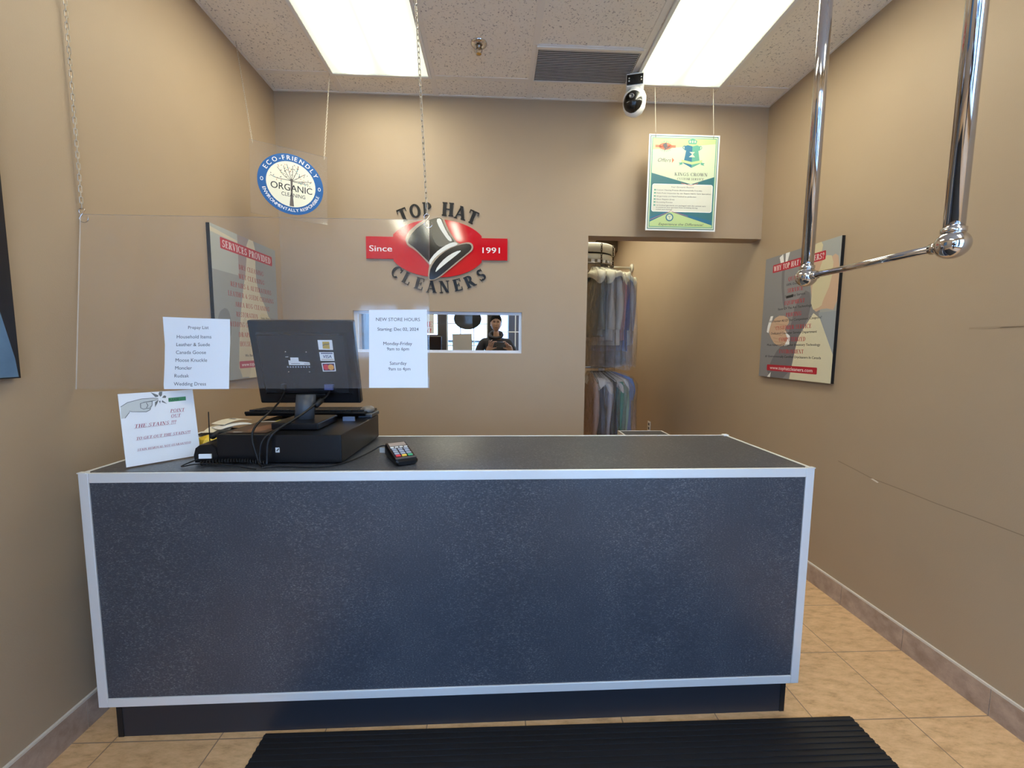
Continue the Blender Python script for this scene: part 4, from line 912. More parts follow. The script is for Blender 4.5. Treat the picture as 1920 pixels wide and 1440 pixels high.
# card terminal
t = thing('card_terminal', 'small card payment terminal with coloured keys on the counter', 'card terminal', (-.34, 1.47, ct))
ta = radians(28)
MTm = Matrix.Translation((-.338, 1.455, ct)) @ Matrix.Rotation(ta, 4, 'Z')
mb = MB(); hw_, ln2 = .040, .082
sec = []
for yy, w2, zt in ((-.084, .8, .014), (-.078, .95, .020), (-.04, 1, .026), (.02, 1, .037), (.07, .98, .047), (.082, .85, .046)):
    sec.append([Vector((x*hw_*w2, yy, z)) for x, z in ((-.85, .002), (-1, .008), (-1, zt*.75), (-.9, zt), (.9, zt), (1, zt*.75), (1, .008), (.85, .002))])
mb.rings(sec, blackp, False, M=MTm); mb.build('body', t)
sl = (.047-.020)/(.07+.078)
FT = Frame(MTm @ Vector((0, -.078, .0208)), MTm.to_3x3() @ Vector((1, 0, 0)), MTm.to_3x3() @ Vector((0, 1, sl)))
mb = MB(); mb.prism(R4(-.030, .112, .030, .142), FT, .0, .0018, mat('lcd_grey', (.30, .27, .26), .3)); mb.build('screen', t)
kb_ = mat('key_blue_grey', (.30, .36, .48), .4); kw = mat('key_white', (.75, .75, .75), .4)
for c in range(4): mb = MB(); mb.prism(rrect(-.031+c*.0162, .098, -.031+c*.0162+.0125, .104, .0015, 2), FT, .0, .003, kw); mb.build('function_key', t)
for r_ in range(4):
    for c in range(3):
        k = kb_ if r_ else (rdd, mat('key_yellow', (.8, .55, .08), .4), mat('key_green', (.05, .4, .2), .4))[c]
        mb = MB(); mb.prism(rrect(-.030+c*.0208, .022+r_*.0185, -.030+c*.0208+.0165, .034+r_*.0185, .002, 2), FT, .0, .003, k); mb.build('key', t)
mb = MB(); mb.prism(rrect(-.036, .004, .036, .016, .003, 2), FT, -.002, .0012, dkgrey); mb.build('card_slot', t)
e0 = MTm @ Vector((-.02, .083, .03))
cable([e0, e0+Vector((-.03, .012, .004)), (-.46, 1.52, ct+.012), (-.50, 1.43, ct+.003), (-.54, 1.372, ct+.003), (-.60, 1.348, ct+.003), (-.68, 1.358, ct+.003), (-.735, 1.362, ct+.003), (-.765, 1.345, ct+.003)], .0024).build('cable', t)
mb = MB(); mb.box((-.435, 1.535, ct+.003), (-.415, 1.54, ct+.022), mat('cord_tag', (.45, .45, .43), .5)); mb.build('cord_tag', t)

# leaning stain sign
MS = pose((-1.141, 1.435, ct+.001), radians(50.3), radians(-11), 0); FS = pf(MS, -.0026); sw, sh_ = .203, .246
t = thing('stains_sign', 'white PLEASE POINT OUT THE STAINS sign with pointing hand', 'sign', (-1.141, 1.435, ct))
mb = MB(); mb.box((-sw/2, -.002, 0), (sw/2, .002, sh_), acrylic, MS); mb.build('holder', t)
mb = MB(); mb.box((-sw/2, .002, 0), (sw/2, .0035, .012), acrylic, MS); mb.add([(-.03, .002, .16), (.03, .002, .16), (.03, .055, .012), (-.03, .055, .012), (-.03, .004, .16), (.03, .004, .16), (.03, .057, .012), (-.03, .057, .012)], [(0, 3, 2, 1), (4, 5, 6, 7), (0, 1, 5, 4), (1, 2, 6, 5), (2, 3, 7, 6), (3, 0, 4, 7)], acrylic, False, MS); mb.build('easel_strut', t)
mb = MB(); mb.prism(R4(-sw/2+.001, .001, sw/2-.001, sh_-.003), FS, 0, .0005, paper); mb.build('paper', t)
def sp(zx, zy): # zoom pixels of the sign, corners measured
    u, v = .5, .5
    c = ((170, 150), (1365, 85), (1510, 1165), (300, 1340))
    for _ in range(40):
        x = (c[0][0]*(1-u)+c[1][0]*u)*(1-v)+(c[3][0]*(1-u)+c[2][0]*u)*v; y = (c[0][1]*(1-u)+c[1][1]*u)*(1-v)+(c[3][1]*(1-u)+c[2][1]*u)*v
        u += (zx-x)/1200; v += (zy-y)/1100
    return ((u-.5)*sw, (1-v)*sh_)
mb = MB(); dz = .0008; hg = mat('drawing_grey', (.58, .60, .57), .7); dk = mat('drawing_dark', (.10, .11, .11), .7)
mb.poly([sp(*p) for p in ((222, 365), (320, 300), (530, 245), (700, 235), (790, 245), (700, 285), (690, 370), (660, 430), (610, 455), (350, 440), (290, 550), (230, 560))], FS, dz, hg)
for P in (((222, 368), (320, 300), (530, 245), (700, 235), (785, 243)), ((345, 440), (400, 450), (600, 455), (660, 420), (665, 395), (610, 400)), ((350, 455), (285, 550)), ((510, 320), (570, 300), (690, 285), (690, 350), (660, 385)), ((510, 320), (515, 390), (560, 412), (600, 400), (625, 350), (600, 310)), ((560, 300), (700, 280), (785, 262))):
    line2(mb, FS, [sp(*p) for p in P], .0016, dz+.0004, dk)
for P in (((665, 140), (790, 190), (780, 215), (740, 220)), ((790, 175), (800, 135), (850, 132), (845, 190), (820, 215)), ((845, 230), (880, 190), (915, 205), (905, 235)), ((850, 270), (930, 330), (840, 300)), ((735, 385), (735, 300), (790, 265), (775, 310)), ((795, 280), (815, 325), (825, 280))): mb.poly([sp(*p) for p in P], FS, dz+.0003, mat('drawing_mid', (.16, .17, .17), .7))
mb.build('hand_drawing', t)
mb = MB(); mb.poly([sp(*p) for p in ((948, 235), (1240, 212), (1245, 275), (952, 300))], FS, dz, mat('label_green', (.05, .25, .11), .6)); a, b = sp(957, 287), sp(1175, 272)
text(mb, FS, 'PLEASE ...', (a[0]+b[0])/2, a[1]+.001, .0075, ink, width=(b[0]-a[0]), d=dz+.0004, ang=0); mb.build('green_label', t)
mb = MB(); ri = mat('faded_red_ink', (.36, .09, .13), .7)
for s, p0, p1, h in (('POINT', (980, 470), (1215, 458), .0112), ('OUT', (990, 553), (1150, 545), .0105), ('THE STAINS !!!', (420, 712), (1075, 655), .0115), ('TO GET OUT THE STAINS!!!', (445, 905), (1320, 812), .0092), ('STAIN REMOVAL NOT GUARANTEED', (465, 1082), (1330, 975), .0068)):
    a, b = sp(*p0), sp(*p1); text(mb, FS, s, a[0], (a[1]+b[1])/2+.001, h, ri, 'serif', width=b[0]-a[0], align='l', d=dz+.0002, shear=.25, under=True)
mb.build('lettering', t)

# papers left of the drawer
random.seed(5)
spec = [(-1.20, 1.80, .0, .10, .15, cream, 20, 'cream'), (-1.15, 1.78, .010, .09, .14, mat('brown_card', (.16, .10, .075), .6), -12, 'brown'), (-1.18, 1.76, .020, .09, .14, whitegloss, 8, 'white'),
        (-1.13, 1.77, .030, .085, .13, ink, -25, 'black'), (-1.15, 1.80, .040, .09, .13, cream, 14, 'ivory'), (-1.10, 1.80, .050, .08, .11, paper, -35, 'white'), (-1.135, 1.84, .062, .075, .10, cream, -20, 'stamped')]
lab = ['cream receipt at the bottom of the paper pile behind the stains sign', 'brown card low in the paper pile behind the stains sign', 'white receipt in the middle of the paper pile behind the stains sign', 'black booklet in the paper pile left of the cash drawer', 'ivory slip near the top of the paper pile', 'thin white slip beside the topmost card of the paper pile', 'cream card with a printed grey stamp, topmost of the paper pile']
for (x, y, z, w2, h2, m_, an, nm), lb in zip(spec, lab):
    M = Matrix.Translation((x-.03, y, ct+z+.001)) @ Matrix.Rotation(radians(an), 4, 'Z')
    rs = []; 
    for i in range(9):
        yy = -h2/2*1.3+h2*1.3*i/8; cz = .010*(1-((i-4)/4)**2)+.0005
        rs.append([Vector((-w2/2, yy, cz)), Vector((w2/2, yy, cz)), Vector((w2/2, yy, cz+.0015)), Vector((-w2/2, yy, cz+.0015))])
    t = thing('paper_slip', lb, 'paper', (x-.03, y, ct+z), 'loose papers by the cash drawer')
    mb = MB(); mb.rings(rs, m_, False, M=M); mb.build('sheet', t)
    if nm == 'stamped':
        mb = MB(); mb.box((-.02, -.0, .0130), (.015, .012, .0134), greyink, M); mb.build('stamp_print', t)
yl = mat('yellow_wrap', (.70, .48, .03), .45)
t = thing('yellow_packet', 'crumpled yellow packet beside the telephone', 'packet', (-1.12, 1.62, ct))
mb = MB(); rs = []
for i in range(8):
    q = .35+.65*sin(pi*(i+.5)/8); rs.append([Vector((-1.155+i*.017, 1.59+.045*q*cos(a)+.006*random.uniform(-1, 1), ct+.030*q+.028*q*sin(a)+.003)) for a in [2*pi*k/10 for k in range(10)]])
mb.rings(rs, yl, False); mb.build('wrapper', t)
# ------------------------------------------------------------------ small desk in the doorway
t = thing('side_desk', 'small metal edged desk standing in the doorway behind the counter', 'desk', (1.08, 2.70, 0))
dx0, dx1, dy0, dy1, dzt = .905, 1.235, 2.42, 2.94, .755
mb = MB(); mb.box((dx0+.008, dy0+.008, dzt-.02), (dx1-.008, dy1-.008, dzt-.001), lamin); mb.build('desk_top', t)
for a, b in (((dx0, dy0), (dx0+.012, dy1)), ((dx1-.012, dy0), (dx1, dy1)), ((dx0+.012, dy0), (dx1-.012, dy0+.012)), ((dx0+.012, dy1-.012), (dx1-.012, dy1))): mb = MB(); mb.box((*a, dzt-.03), (*b, dzt), steel); mb.build('edge_trim', t)
mb = MB(); mb.box((dx0+.004, dy0+.01, .05), (dx1-.004, dy1-.01, dzt-.031), mat('desk_side', (.5, .5, .47), .5)); mb.build('cabinet', t)
mb = MB(); mb.box((dx0+.03, dy0+.04, 0), (dx1-.03, dy1-.03, .05), kickm); mb.build('toe_kick', t)
t = thing('wall_outlet', 'small white socket plate low on the stockroom wall', 'outlet', (R, 4.81, .37))
mb = MB(); mb.box((R-.006, 4.77, .36), (R, 4.85, .48), white, None, .002); mb.build('plate', t)
mb = MB(); mb.box((R-.0075, 4.79, .38), (R-.006, 4.83, .41), greyink); mb.box((R-.0075, 4.79, .43), (R-.006, 4.83, .46), greyink); mb.build('sockets', t)

# ------------------------------------------------------------------ garment conveyor
gx, gy = .98, 4.45
crm = mat('conveyor_enamel', (.66, .63, .52), .4)
t = thing('garment_conveyor', 'round cream garment conveyor at the ceiling of the stockroom', 'conveyor', (gx, gy, 0))
def stad(r, z, n=24): # stadium outline, straight part running towards -X
    return [Vector((gx+r*cos(a), gy+r*sin(a), z)) for a in [-pi/2+pi*i/n for i in range(n+1)]]+[Vector((gx-.75, gy+r, z)), Vector((gx-.75, gy-r, z))]
mb = MB(); mb.rings([stad(.27, 2.325), stad(.285, 2.335), stad(.285, 2.40), stad(.27, 2.415)], crm, True); mb.build('upper_cover', t)
mb = MB(); mb.rings([stad(.262, 2.25), stad(.272, 2.258), stad(.272, 2.30), stad(.262, 2.31)], crm, True); mb.build('lower_cover', t)
mb = MB(); mb.rings([stad(.255, 2.305), stad(.255, 2.33)], blackm, True); mb.build('gap_band', t)
def rail(r, z):
    mb = MB(); mb.tube([p for p in stad(r, z)], .009, darkchrome, 8, closed=True); return mb
rail(.265, 2.215).build('upper_rail', t); rail(.30, 1.16).build('lower_rail', t)
mb = MB()
for i in range(14):
    a = -pi/2+pi*i/13; M = Matrix.Translation((gx+.262*cos(a), gy+.262*sin(a), 2.234)) @ Matrix.Rotation(a, 4, 'Z'); mb.box((-.004, -.017, -.018), (.004, .017, .018), whitegloss, M)
mb.build('slot_tabs', t)
for px_, nm in ((1.06, 'a'), (1.205, 'b')):
    yy = gy-math.sqrt(max(.0, .29**2-(px_-gx)**2)); chain((px_, yy-.01, 2.40), (px_, yy-.01, 2.19), 'drive_chain', t, .028, .0035, mat('oily_steel', (.06, .045, .03), .4, .8), .015)
mb = MB(); mb.box((gx+.16, gy+.02, 0), (gx+.22, gy+.05, 2.25), darkchrome); mb.build('support_post', t)
mb = MB(); mb.tube([(gx+.2, gy+.28, 2.36), (gx+.2, 5.6, 2.40), (gx+.2, 5.63, 2.445), (R-.01, 5.63, 2.445)], .02, crm, 12); br = mb.build('wall_brace', t)
mb = MB(); mb.tube([(R-.022, 5.63, 2.445), (R-.001, 5.63, 2.445)], .055, crm, 18); mb.build('flange', br)
tag(MB().box((1.56, 6.35, 2.83), (1.86, 6.6, CZ), mat('brown_beam', (.10, .07, .04), .7)).build('ceiling_beam'), 'short brown beam under the stockroom ceiling', 'beam')

def garment(name, label, cat, col, length, w, hook, ang, grp, cover=True, short=False, bag_len=None, capm=cream, bag_w=1.0, tagm=None, cs=1.0):
    """local frame: origin at the hook on the rail, width along X; copies are unique because every garment differs"""
    hx, hy, hz = hook
    t = thing(name, label, cat, (0, 0, 0), grp)
    hg_ = MB(); P = []
    for i in range(13): a = radians(200-i*20); P.append((.016*cos(a), 0, .0+.016*sin(a)))
    P += [(.004, 0, -.03), (0, 0, -.055)]; hg_.tube(P, .0016, wire, 6)
    hg_.tube([(0, 0, -.055), (-w*.47, 0, -.135), (-w*.45, 0, -.142), (w*.45, 0, -.142), (w*.47, 0, -.135), (0, 0, -.055)], .0018, wire, 6); hg_.build('hanger', t)
    mb = MB(); n = 28; rs = []; ph = random.uniform(0, 6); hj = random.uniform(-.03, .035)
    for i in range(15):
        s = i/14; z = -.062-s*length
        hw2 = w*.5*(.16+.84*min(1, (s*length)/.075)**.8) if s*length < .09 else w*.5*(1.0-.06*sin(s*pi)+.05*s)
        dp = .022+.035*min(1, s*4)
        rs.append([Vector((hw2*cos(a)*.98, (dp+.009*sin(a*7+ph+s*2)*min(1, s*3))*sin(a), z+.008*sin(a*3+ph)*s)) for a in [2*pi*k/n for k in range(n)]])
    mb.rings(rs, col, True)
    sl_ = .24 if short else .54
    for sg in (-1, 1):
        rs = []; m_ = 12
        for k in range(9):
            q = k/8; z = -.135-sl_*q; cx_ = sg*w*(.42+.05*sin(q*2.6)); a_, b_ = (.030+.012*sin(q*pi*.8))*(1-.15*q), .030+.010*sin(q*5+ph)
            rs.append([Vector((cx_+a_*cos(a)*(1+.10*sin(3*a+q*6)), .010*sin(q*4+ph)+b_*sin(a), z)) for a in [2*pi*i/m_ for i in range(m_)]])
        mb.rings(rs, col, True)
    mb.build('garment', t)
    if cover:
        mb = MB(); rs = []
        for q, z in ((.12, -.045), (.50, -.080), (.90, -.112), (1.06, -.140), (1.10, -.17), (1.09, -.20)): q *= cs; rs.append([Vector((w*.5*q*cos(a), (.03+.042*q)*sin(a)*(1+.16*sin(a*5+ph)), z+hj*max(0, q-.5)-.045*sin(a*3+ph)*max(0, q-.9)*5)) for a in [2*pi*k/n for k in range(n)]])
        mb.rings(rs, capm, True, cap=False); mb.build('shoulder_cover', t)
    bl = bag_len or length+.2; mb = MB(); rs = []; n = 36
    for i in range(13):
        s = i/12; z = -.035-s*bl
        q = .10+.98*min(1, s*bl/.12)**.7
        q *= (1+.05*sin(s*5+ph))*bag_w
        rs.append([Vector((w*.535*q*cos(a), (.035+.045*min(1, s*5))*sin(a)+.010*sin(a*9+ph+s*5), z+.02*sin(a*4+ph)*s)) for a in [2*pi*k/n for k in range(n)]])
    mb.rings(rs, bagm, True, cap=False); mb.build('plastic_bag', t)
    if tagm:
        for z, m_, q in ((-.20, mat('tag_red', (.55, .04, .04), .6), .03), (-.27, whitegloss, .045), (-.36, mat('tag_floral', (.55, .42, .22), .6), .045)): mb = MB(); mb.box((-q/2, -.088, z-.045), (q/2, -.086, z+.03), m_); mb.build('laundry_tag', t)
    t.location = (hx, hy, hz); t.rotation_euler = (0, 0, ang); return t
random.seed(11)
G1, G2 = 'bagged garments on the upper conveyor rail', 'bagged garments on the lower conveyor rail'
cape = mat('cape_paper', (.80, .76, .58), .7); cape2 = mat('cape_white', (.72, .73, .74), .7)
up_ = [(-84, cloth('cloth_charcoal_green', (.22, .24, .21)), 'dark green bagged shirt at the doorway edge of the upper rail', .68),
       (-61, cloth('cloth_oatmeal', (.66, .62, .54)), 'large oatmeal grey bagged shirt left of the pink one on the upper rail', .76),
       (-72, cloth('cloth_stone', (.58, .55, .48)), 'stone grey bagged shirt on the upper rail, between dark green and oatmeal ones', .72),
       (-53, cloth('cloth_rose', (.50, .24, .27)), 'rose pink bagged blouse on the upper rail', .72),
       (-46, cloth('cloth_indigo', (.12, .14, .32)), 'indigo bagged shirt beside the pink blouse on the upper rail', .82),
       (-38, cloth('cloth_silver', (.50, .51, .55)), 'silver grey bagged shirt on the upper rail', .76),
       (-4, cloth('cloth_taupe', (.22, .21, .19)), 'dark taupe bagged shirt under a cream cape, rightmost of the upper rail', .76),
       (-21, cloth('cloth_lavender', (.50, .48, .56)), 'lavender bagged shirt on the upper rail, second from the right', .74)]
for k, (a, c, lb, ln_) in enumerate(up_):
    A = radians(a); garment('bagged_shirt', lb, 'garment', c, ln_, .45+.01*(k % 3), (gx+.265*cos(A), gy+.265*sin(A), 2.215), A, G1, capm=cape, bag_len=.99+.02*(k % 3))
lo_ = [(-90, cloth('cloth_dusty_pink', (.45, .32, .28)), 'dusty pink bagged garment at the doorway edge of the lower rail', 1.0, False, False),
       (-83, cloth('cloth_slate', (.10, .12, .17)), 'slate blue bagged garment on the lower rail', 1.0, True, False),
       (-75, cloth('cloth_pearl', (.50, .50, .58)), 'pearl grey bagged garment with white collar cape on the lower rail', 1.0, True, False),
       (-68, cloth('cloth_black', (.03, .035, .045)), 'black bagged garment on the lower rail', 1.0, False, False),
       (-60, cloth('cloth_teal', (.10, .34, .27)), 'teal green bagged dress with a red laundry tag on the lower rail', 1.0, True, True),
       (-51, cloth('cloth_mint', (.34, .50, .38)), 'mint green bagged garment on the lower rail, beside the blue one', 1.0, True, False),
       (0, cloth('cloth_blue', (.20, .33, .72)), 'bright blue short-sleeved bagged garment, rightmost of the lower rail', .95, False, False)]
for k, (a, c, lb, ln_, cv, tg) in enumerate(lo_):
    A = radians(a); garment('bagged_garment', lb, 'garment', c, ln_-.12, .49, (gx+.30*cos(A), gy+.30*sin(A), 1.16), A, G2, cover=cv, cs=.98, capm=cape2, bag_len=1.0, short=(k == 6), tagm=tg, bag_w=1.08)
# ------------------------------------------------------------------ photographer (seen in the mirror)
def skin_mesh(nodes_, edges, radii, sub=2, root=0):
    me = bpy.data.meshes.new('s'); me.from_pydata([Vector(p) for p in nodes_], edges, []); o = bpy.data.objects.new('s', me); COL.objects.link(o)
    md = o.modifiers.new('sk', 'SKIN'); md.use_smooth_shade = True; md.branch_smoothing = .6
    for i, r in enumerate(radii):
        d = me.skin_vertices[0].data[i]; d.radius = r if isinstance(r, tuple) else (r, r); d.use_root = (i == root)
    s_ = o.modifiers.new('ss', 'SUBSURF'); s_.levels = sub; s_.render_levels = sub
    e = o.evaluated_get(bpy.context.evaluated_depsgraph_get()); m2 = bpy.data.meshes.new_from_object(e)
    vs = [v.co.copy() for v in m2.vertices]; fs = [tuple(p.vertices) for p in m2.polygons]
    bpy.data.objects.remove(o); bpy.data.meshes.remove(m2); return vs, fs
PXc, PYc = .01, -.36
skinm = mat('skin', (.42, .245, .165), .5); hairm = mat('black_hair', (.010, .009, .009), .9, spec=.15); hood = mat('charcoal_hoodie', (.022, .021, .026), .85); jeans = mat('dark_jeans', (.02, .025, .04), .8)
lipm = mat('lips', (.30, .12, .10), .5); eyew = mat('eye_white', (.6, .58, .55), .3); sole = mat('shoe_black', (.015, .015, .015), .5)
person = thing('person', 'person in a dark hoodie holding up a phone, seen in the narrow wall mirror', 'person', (PXc, PYc, 0))
def mirror_x(P): return P
WL, WR = (-.115, -.085, 1.285), (.235, -.085, 1.295)
mb = MB()
# one continuous body: pelvis, spine, neck, arms to wrists and palms, legs to feet
N = [(PXc, PYc-.02, .95), (PXc, PYc-.02, 1.12), (PXc, PYc-.015, 1.32), (PXc, PYc-.01, 1.46), (PXc, PYc+.01, 1.54), (PXc, PYc+.02, 1.62)]
E_ = [(0, 1), (1, 2), (2, 3), (3, 4), (4, 5)]; Rr = [(.12, .08), (.11, .07), (.12, .075), (.06, .05), .046, .053]
def chainadd(start, pts, rs):
    k = start
    for p, r in zip(pts, rs): N.append(p); Rr.append(r); E_.append((k, len(N)-1)); k = len(N)-1
    return k
for sg, Wp in ((-1, WL), (1, WR)):
    chainadd(3, [(PXc+sg*.175, PYc-.01, 1.445), (PXc+sg*.235, PYc+.01, 1.30), (PXc+sg*.265, PYc+.05, 1.175), ((PXc+sg*.265+Wp[0])/2, -.19, 1.215), Wp], [.050, .040, .036, .030, .025])
    chainadd(0, [(PXc+sg*.09, PYc-.02, .86), (PXc+sg*.10, PYc, .50), (PXc+sg*.10, PYc-.03, .10), (PXc+sg*.105, PYc+.10, .04)], [.088, .06, .042, .035])
v, f = skin_mesh(N, E_, Rr, 2); mb.add(v, f, skinm, True)
# head: a shaped surface with brow, sockets, nose, lips, chin, ears
HC = Vector((PXc+.0, PYc+.045, 1.705))
def head_pt(u, w, grow=0):
    th = u*2*pi; ph_ = w*pi; x, y, z = sin(ph_)*sin(th), sin(ph_)*cos(th), cos(ph_)   # y forward
    sx_, sy_, sz_ = .080+grow, .094+grow, .118+grow
    if z < 0: k = 1-.17*(-z)**2.2; X, Y = x*sx_*k, y*sy_*(1-.12*(-z)**1.5)
    else: X, Y = x*sx_*(1-.03*z), y*sy_
    Z = z*sz_
    if y > 0 and not grow:
        def G(cx_, cz_, sx2, sz2): return math.exp(-((X-cx_)/sx2)**2-((Z-cz_)/sz2)**2)
        Y = min(Y, .078+.0*Z)+0
        Y += .026*G(0, -.024, .011, .016)+.012*G(0, 0, .007, .028)+.006*G(0, .030, .04, .008)
        Y -= .013*G(-.030, .010, .016, .011)+.013*G(.030, .010, .016, .011)
        Y += .009*G(0, -.058, .021, .010)+.009*G(0, -.092, .02, .014)+.005*G(-.04, -.02, .016, .02)+.005*G(.04, -.02, .016, .02)
        Y -= .004*G(0, -.060, .018, .002)
    return HC+Vector((X, Y, Z))
nu, nw = 72, 56
mb.rings([[head_pt(i/nu, max(.002, min(.998, j/nw))) for i in range(nu)] for j in range(nw+1)], skinm, True)
for sg in (-1, 1):
    mb.rings([[HC+Vector((sg*(.074+.012*k), -.004-.008*k+.017*q*cos(a), -.004+.032*q*sin(a))) for a in [2*pi*i/16 for i in range(16)]] for k, q in ((-.3, .7), (.3, .9), (.8, 1), (1, .9), (.75, .6), (.6, .2))], skinm, True)
# hands: palm plus five separately bent fingers each
def hand(wr, palm_end, wid, fingers, thumb):
    wr, pe, wd = Vector(wr), Vector(palm_end), Vector(wid).normalized(); ax = (pe-wr).normalized(); nr = ax.cross(wd).normalized(); rs = []
    for s, w2, t2 in ((-.02, .025, .020), (.0, .026, .018), (.25, .034, .016), (.6, .042, .0145), (.92, .042, .012), (1.05, .036, .008)):
        c = wr.lerp(pe, s); rs.append([c+wd*w2*cos(a)+nr*t2*sin(a) for a in [2*pi*i/18 for i in range(18)]])
    mb.rings(rs, skinm, True)
    for k, P in enumerate(fingers):
        root = pe+wd*(.031-.0205*k)-ax*.012; P = [root]+[Vector(p) for p in P]; r0 = (.0088, .0092, .0088, .0076)[k]
        Q_ = []; 
        for a, b in zip(P, P[1:]): Q_ += [a, a.lerp(b, .5)]
        Q_.append(P[-1]); n = len(Q_); mb.tube(Q_, [r0*(1-.28*i/(n-1)) for i in range(n)], skinm, 10); mb.ball(P[-1], r0*.72, skinm, 8)
    P = [wr.lerp(pe, .25)+wd*.022]+[Vector(p) for p in thumb]; n = len(P)
    mb.tube(P, [.0145, .0125, .0105, .0088][:n], skinm, 10); mb.ball(P[-1], .0088, skinm, 8)
# phone: x .0..148, z 1.392..1.464 ; hands pinch its two ends
px0, px1, pz0, pz1, pyf, pyb = -.014, .134, 1.352, 1.426, -.010, -.018
hand(WL, (-.068, -.058, 1.365), (.55, .1, -.35) if False else (.93, .25, -.25), [[(-.030, -.030, 1.405), (-.008, -.022, 1.434), (.018, -.016, 1.432)], [(-.050, -.022, 1.412), (-.034, -.004-.010, 1.432), (-.012, -.006-.002, 1.430)], [(-.070, -.026, 1.415), (-.062, -.012, 1.442), (-.045, -.008, 1.455)], [(-.092, -.034, 1.405), (-.092, -.022, 1.430), (-.084, -.014, 1.446)]], [(-.040, -.058, 1.330), (-.015, -.045, 1.338), (.012, -.026, 1.347)])
hand(WR, (.185, -.060, 1.372), (-.93, .25, -.25), [[(.158, -.030, 1.410), (.140, -.016, 1.434), (.112, -.012, 1.432)], [(.176, -.022, 1.405), (.160, -.006, 1.414), (.136, -.006, 1.404)], [(.190, -.024, 1.394), (.172, -.006, 1.398), (.146, -.006, 1.386)], [(.200, -.030, 1.378), (.184, -.010, 1.380), (.160, -.008, 1.370)]], [(.160, -.058, 1.335), (.140, -.042, 1.338), (.118, -.027, 1.346)])
mb.build('body', person)
# face details
mb = MB()
for sg in (-1, 1): mb.ball(HC+Vector((sg*.030, .0665, .010)), .0105, eyew, 12, (1.15, .6, .62))
mb.build('eyes', person)
mb = MB()
for sg in (-1, 1): mb.ball(HC+Vector((sg*.030, .0722, .010)), .0050, hairm, 10, (1, .5, 1))
mb.build('irises', person)
mb = MB()
for sg in (-1, 1): mb.tube([HC+Vector((sg*x, y, z)) for x, y, z in ((.014, .086, .026), (.028, .085, .031), (.046, .076, .028))], [.003, .0042, .0022], hairm, 8)
for sg in (-1, 1): mb.tube([HC+Vector((sg*x, y, z)) for x, y, z in ((.017, .074, .011), (.030, .0765, .0165), (.043, .070, .011))], .0016, hairm, 6)
mb.build('eyebrows', person)
mb = MB(); mb.rings([[HC+Vector((x*k, .0865-abs(x)*.25-(1-k)*.002, -.059+(z)*k)) for x, z in ((-.023, 0), (-.012, .0045), (0, .003), (.012, .0045), (.023, 0), (.012, -.006), (0, -.0075), (-.012, -.006))] for k in (1, .6)], lipm, True); mb.build('mouth', person)
# hair: short, swept up on top
mb = MB(); rs = []
for j in range(21):
    ring = []
    for i in range(64):
        u = i/64; fr = cos(u*2*pi)                       # 1 = front
        wmax = .46-.145*max(0, fr)**1.5+.05*max(0, -fr)+.012*sin(i*1.7); w = max(.004, wmax*j/20)
        tk = .007+.020*max(0, 1-(j/17)**2)+.010*max(0, fr)*(1 if j < 17 else .3); tk *= .3 if j == 20 else 1
        tk += (.0035*sin(i*2.9+j*1.3)+.003*sin(i*5.1-j*2.2))*(0 if j in (0, 20) else min(1, j/5))
        ring.append(head_pt(u, w, tk))
    rs.append(ring)
mb.rings(rs, hairm, True); mb.build('hair', person)
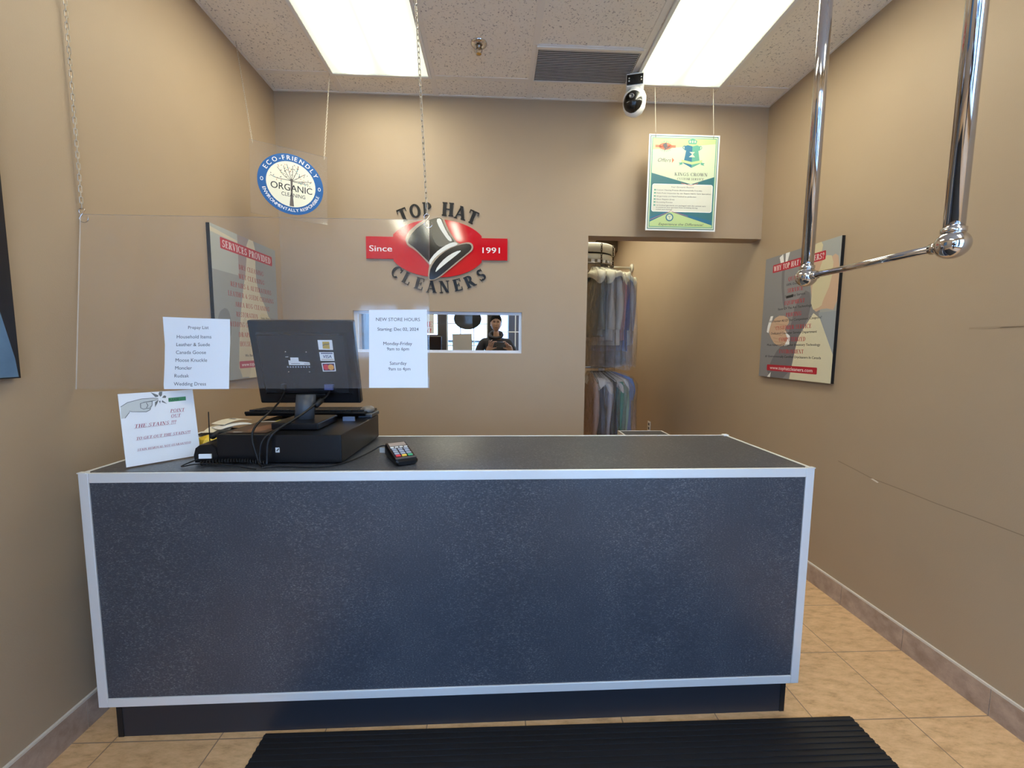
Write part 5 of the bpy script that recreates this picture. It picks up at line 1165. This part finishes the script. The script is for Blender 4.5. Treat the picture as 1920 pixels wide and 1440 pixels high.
# hoodie
N = [(PXc, PYc-.02, .93), (PXc, PYc-.02, 1.10), (PXc, PYc-.015, 1.30), (PXc, PYc-.015, 1.43), (PXc, PYc-.012, 1.495)]; E_ = [(0, 1), (1, 2), (2, 3), (3, 4)]; Rr = [(.19, .155), (.205, .155), (.225, .155), (.185, .145), (.10, .10)]
for sg, Wp in ((-1, WL), (1, WR)):
    chainadd(3, [(PXc+sg*.185, PYc-.01, 1.44), (PXc+sg*.250, PYc+.01, 1.30), (PXc+sg*.275, PYc+.05, 1.165), ((PXc+sg*.265+Wp[0])/2, -.19, 1.205), (Wp[0]*.98+.0, Wp[1]-.02, Wp[2]-.022)], [.088, .080, .072, .064, .046])
v, f = skin_mesh(N, E_, Rr, 2); mb = MB(); mb.add(v, f, hood, True); ho = mb.build('hoodie', person)
mb = MB(); mb.tube([(PXc+.088*sin(a), PYc+.0+.085*cos(a)*1.0, 1.535-.045*cos(a)) for a in [2*pi*i/28 for i in range(28)]], [.020+.014*(1-cos(2*pi*i/28))/2 for i in range(28)], hood, 12, closed=True)
mb.tube([(PXc-.07, PYc-.09, 1.55), (PXc, PYc-.135, 1.50), (PXc+.07, PYc-.09, 1.55)], [.04, .06, .04], hood, 12); mb.build('hood', ho)
N = [(PXc, PYc-.02, .95)]; E_ = []; Rr = [(.165, .12)]
for sg in (-1, 1): chainadd(0, [(PXc+sg*.095, PYc-.02, .84), (PXc+sg*.105, PYc, .50), (PXc+sg*.105, PYc-.03, .09)], [.105, .078, .062])
v, f = skin_mesh(N, E_, Rr, 2); mb = MB(); mb.add(v, f, jeans, True); mb.build('trousers', person)
for sg in (-1, 1):
    mb = MB(); mb.rings([[Vector((PXc+sg*.107+q*.047*cos(a), PYc+.045+q*.145*sin(a)+dy, z)) for a in [2*pi*i/24 for i in range(24)]] for q, z, dy in ((.98, .001, 0), (1, .03, 0), (.93, .055, 0), (.7, .085, -.03), (.5, .11, -.06))], sole, True); mb.build('shoe', person)
t = thing('phone', 'dark phone held sideways by the person in the mirror', 'phone', (.06, -.014, pz0))
mb = MB(); mb.box((px0, pyb, pz0), (px1, pyf, pz1), mat('phone_grey', (.05, .048, .045), .35), None, .0035); mb.build('body', t)
mb = MB(); mb.box((px0-.0004, pyb+.001, pz1-.003), (px1+.0004, pyf-.001, pz1+.0004), chrome); mb.build('metal_rim', t)
mb = MB()
for qx, qz in ((.0, 1.366), (.0, 1.388), (.022, 1.377)): mb.lathe([(.008, 0), (.008, -.0022), (.006, -.0026)], (qx, pyf, qz), blackgloss, 18, 'Y')
for k in range(0): pass
mb.build('lenses', t)
# ------------------------------------------------------------------ tidy
for o in S.objects:
    if '_w' in o: del o['_w']
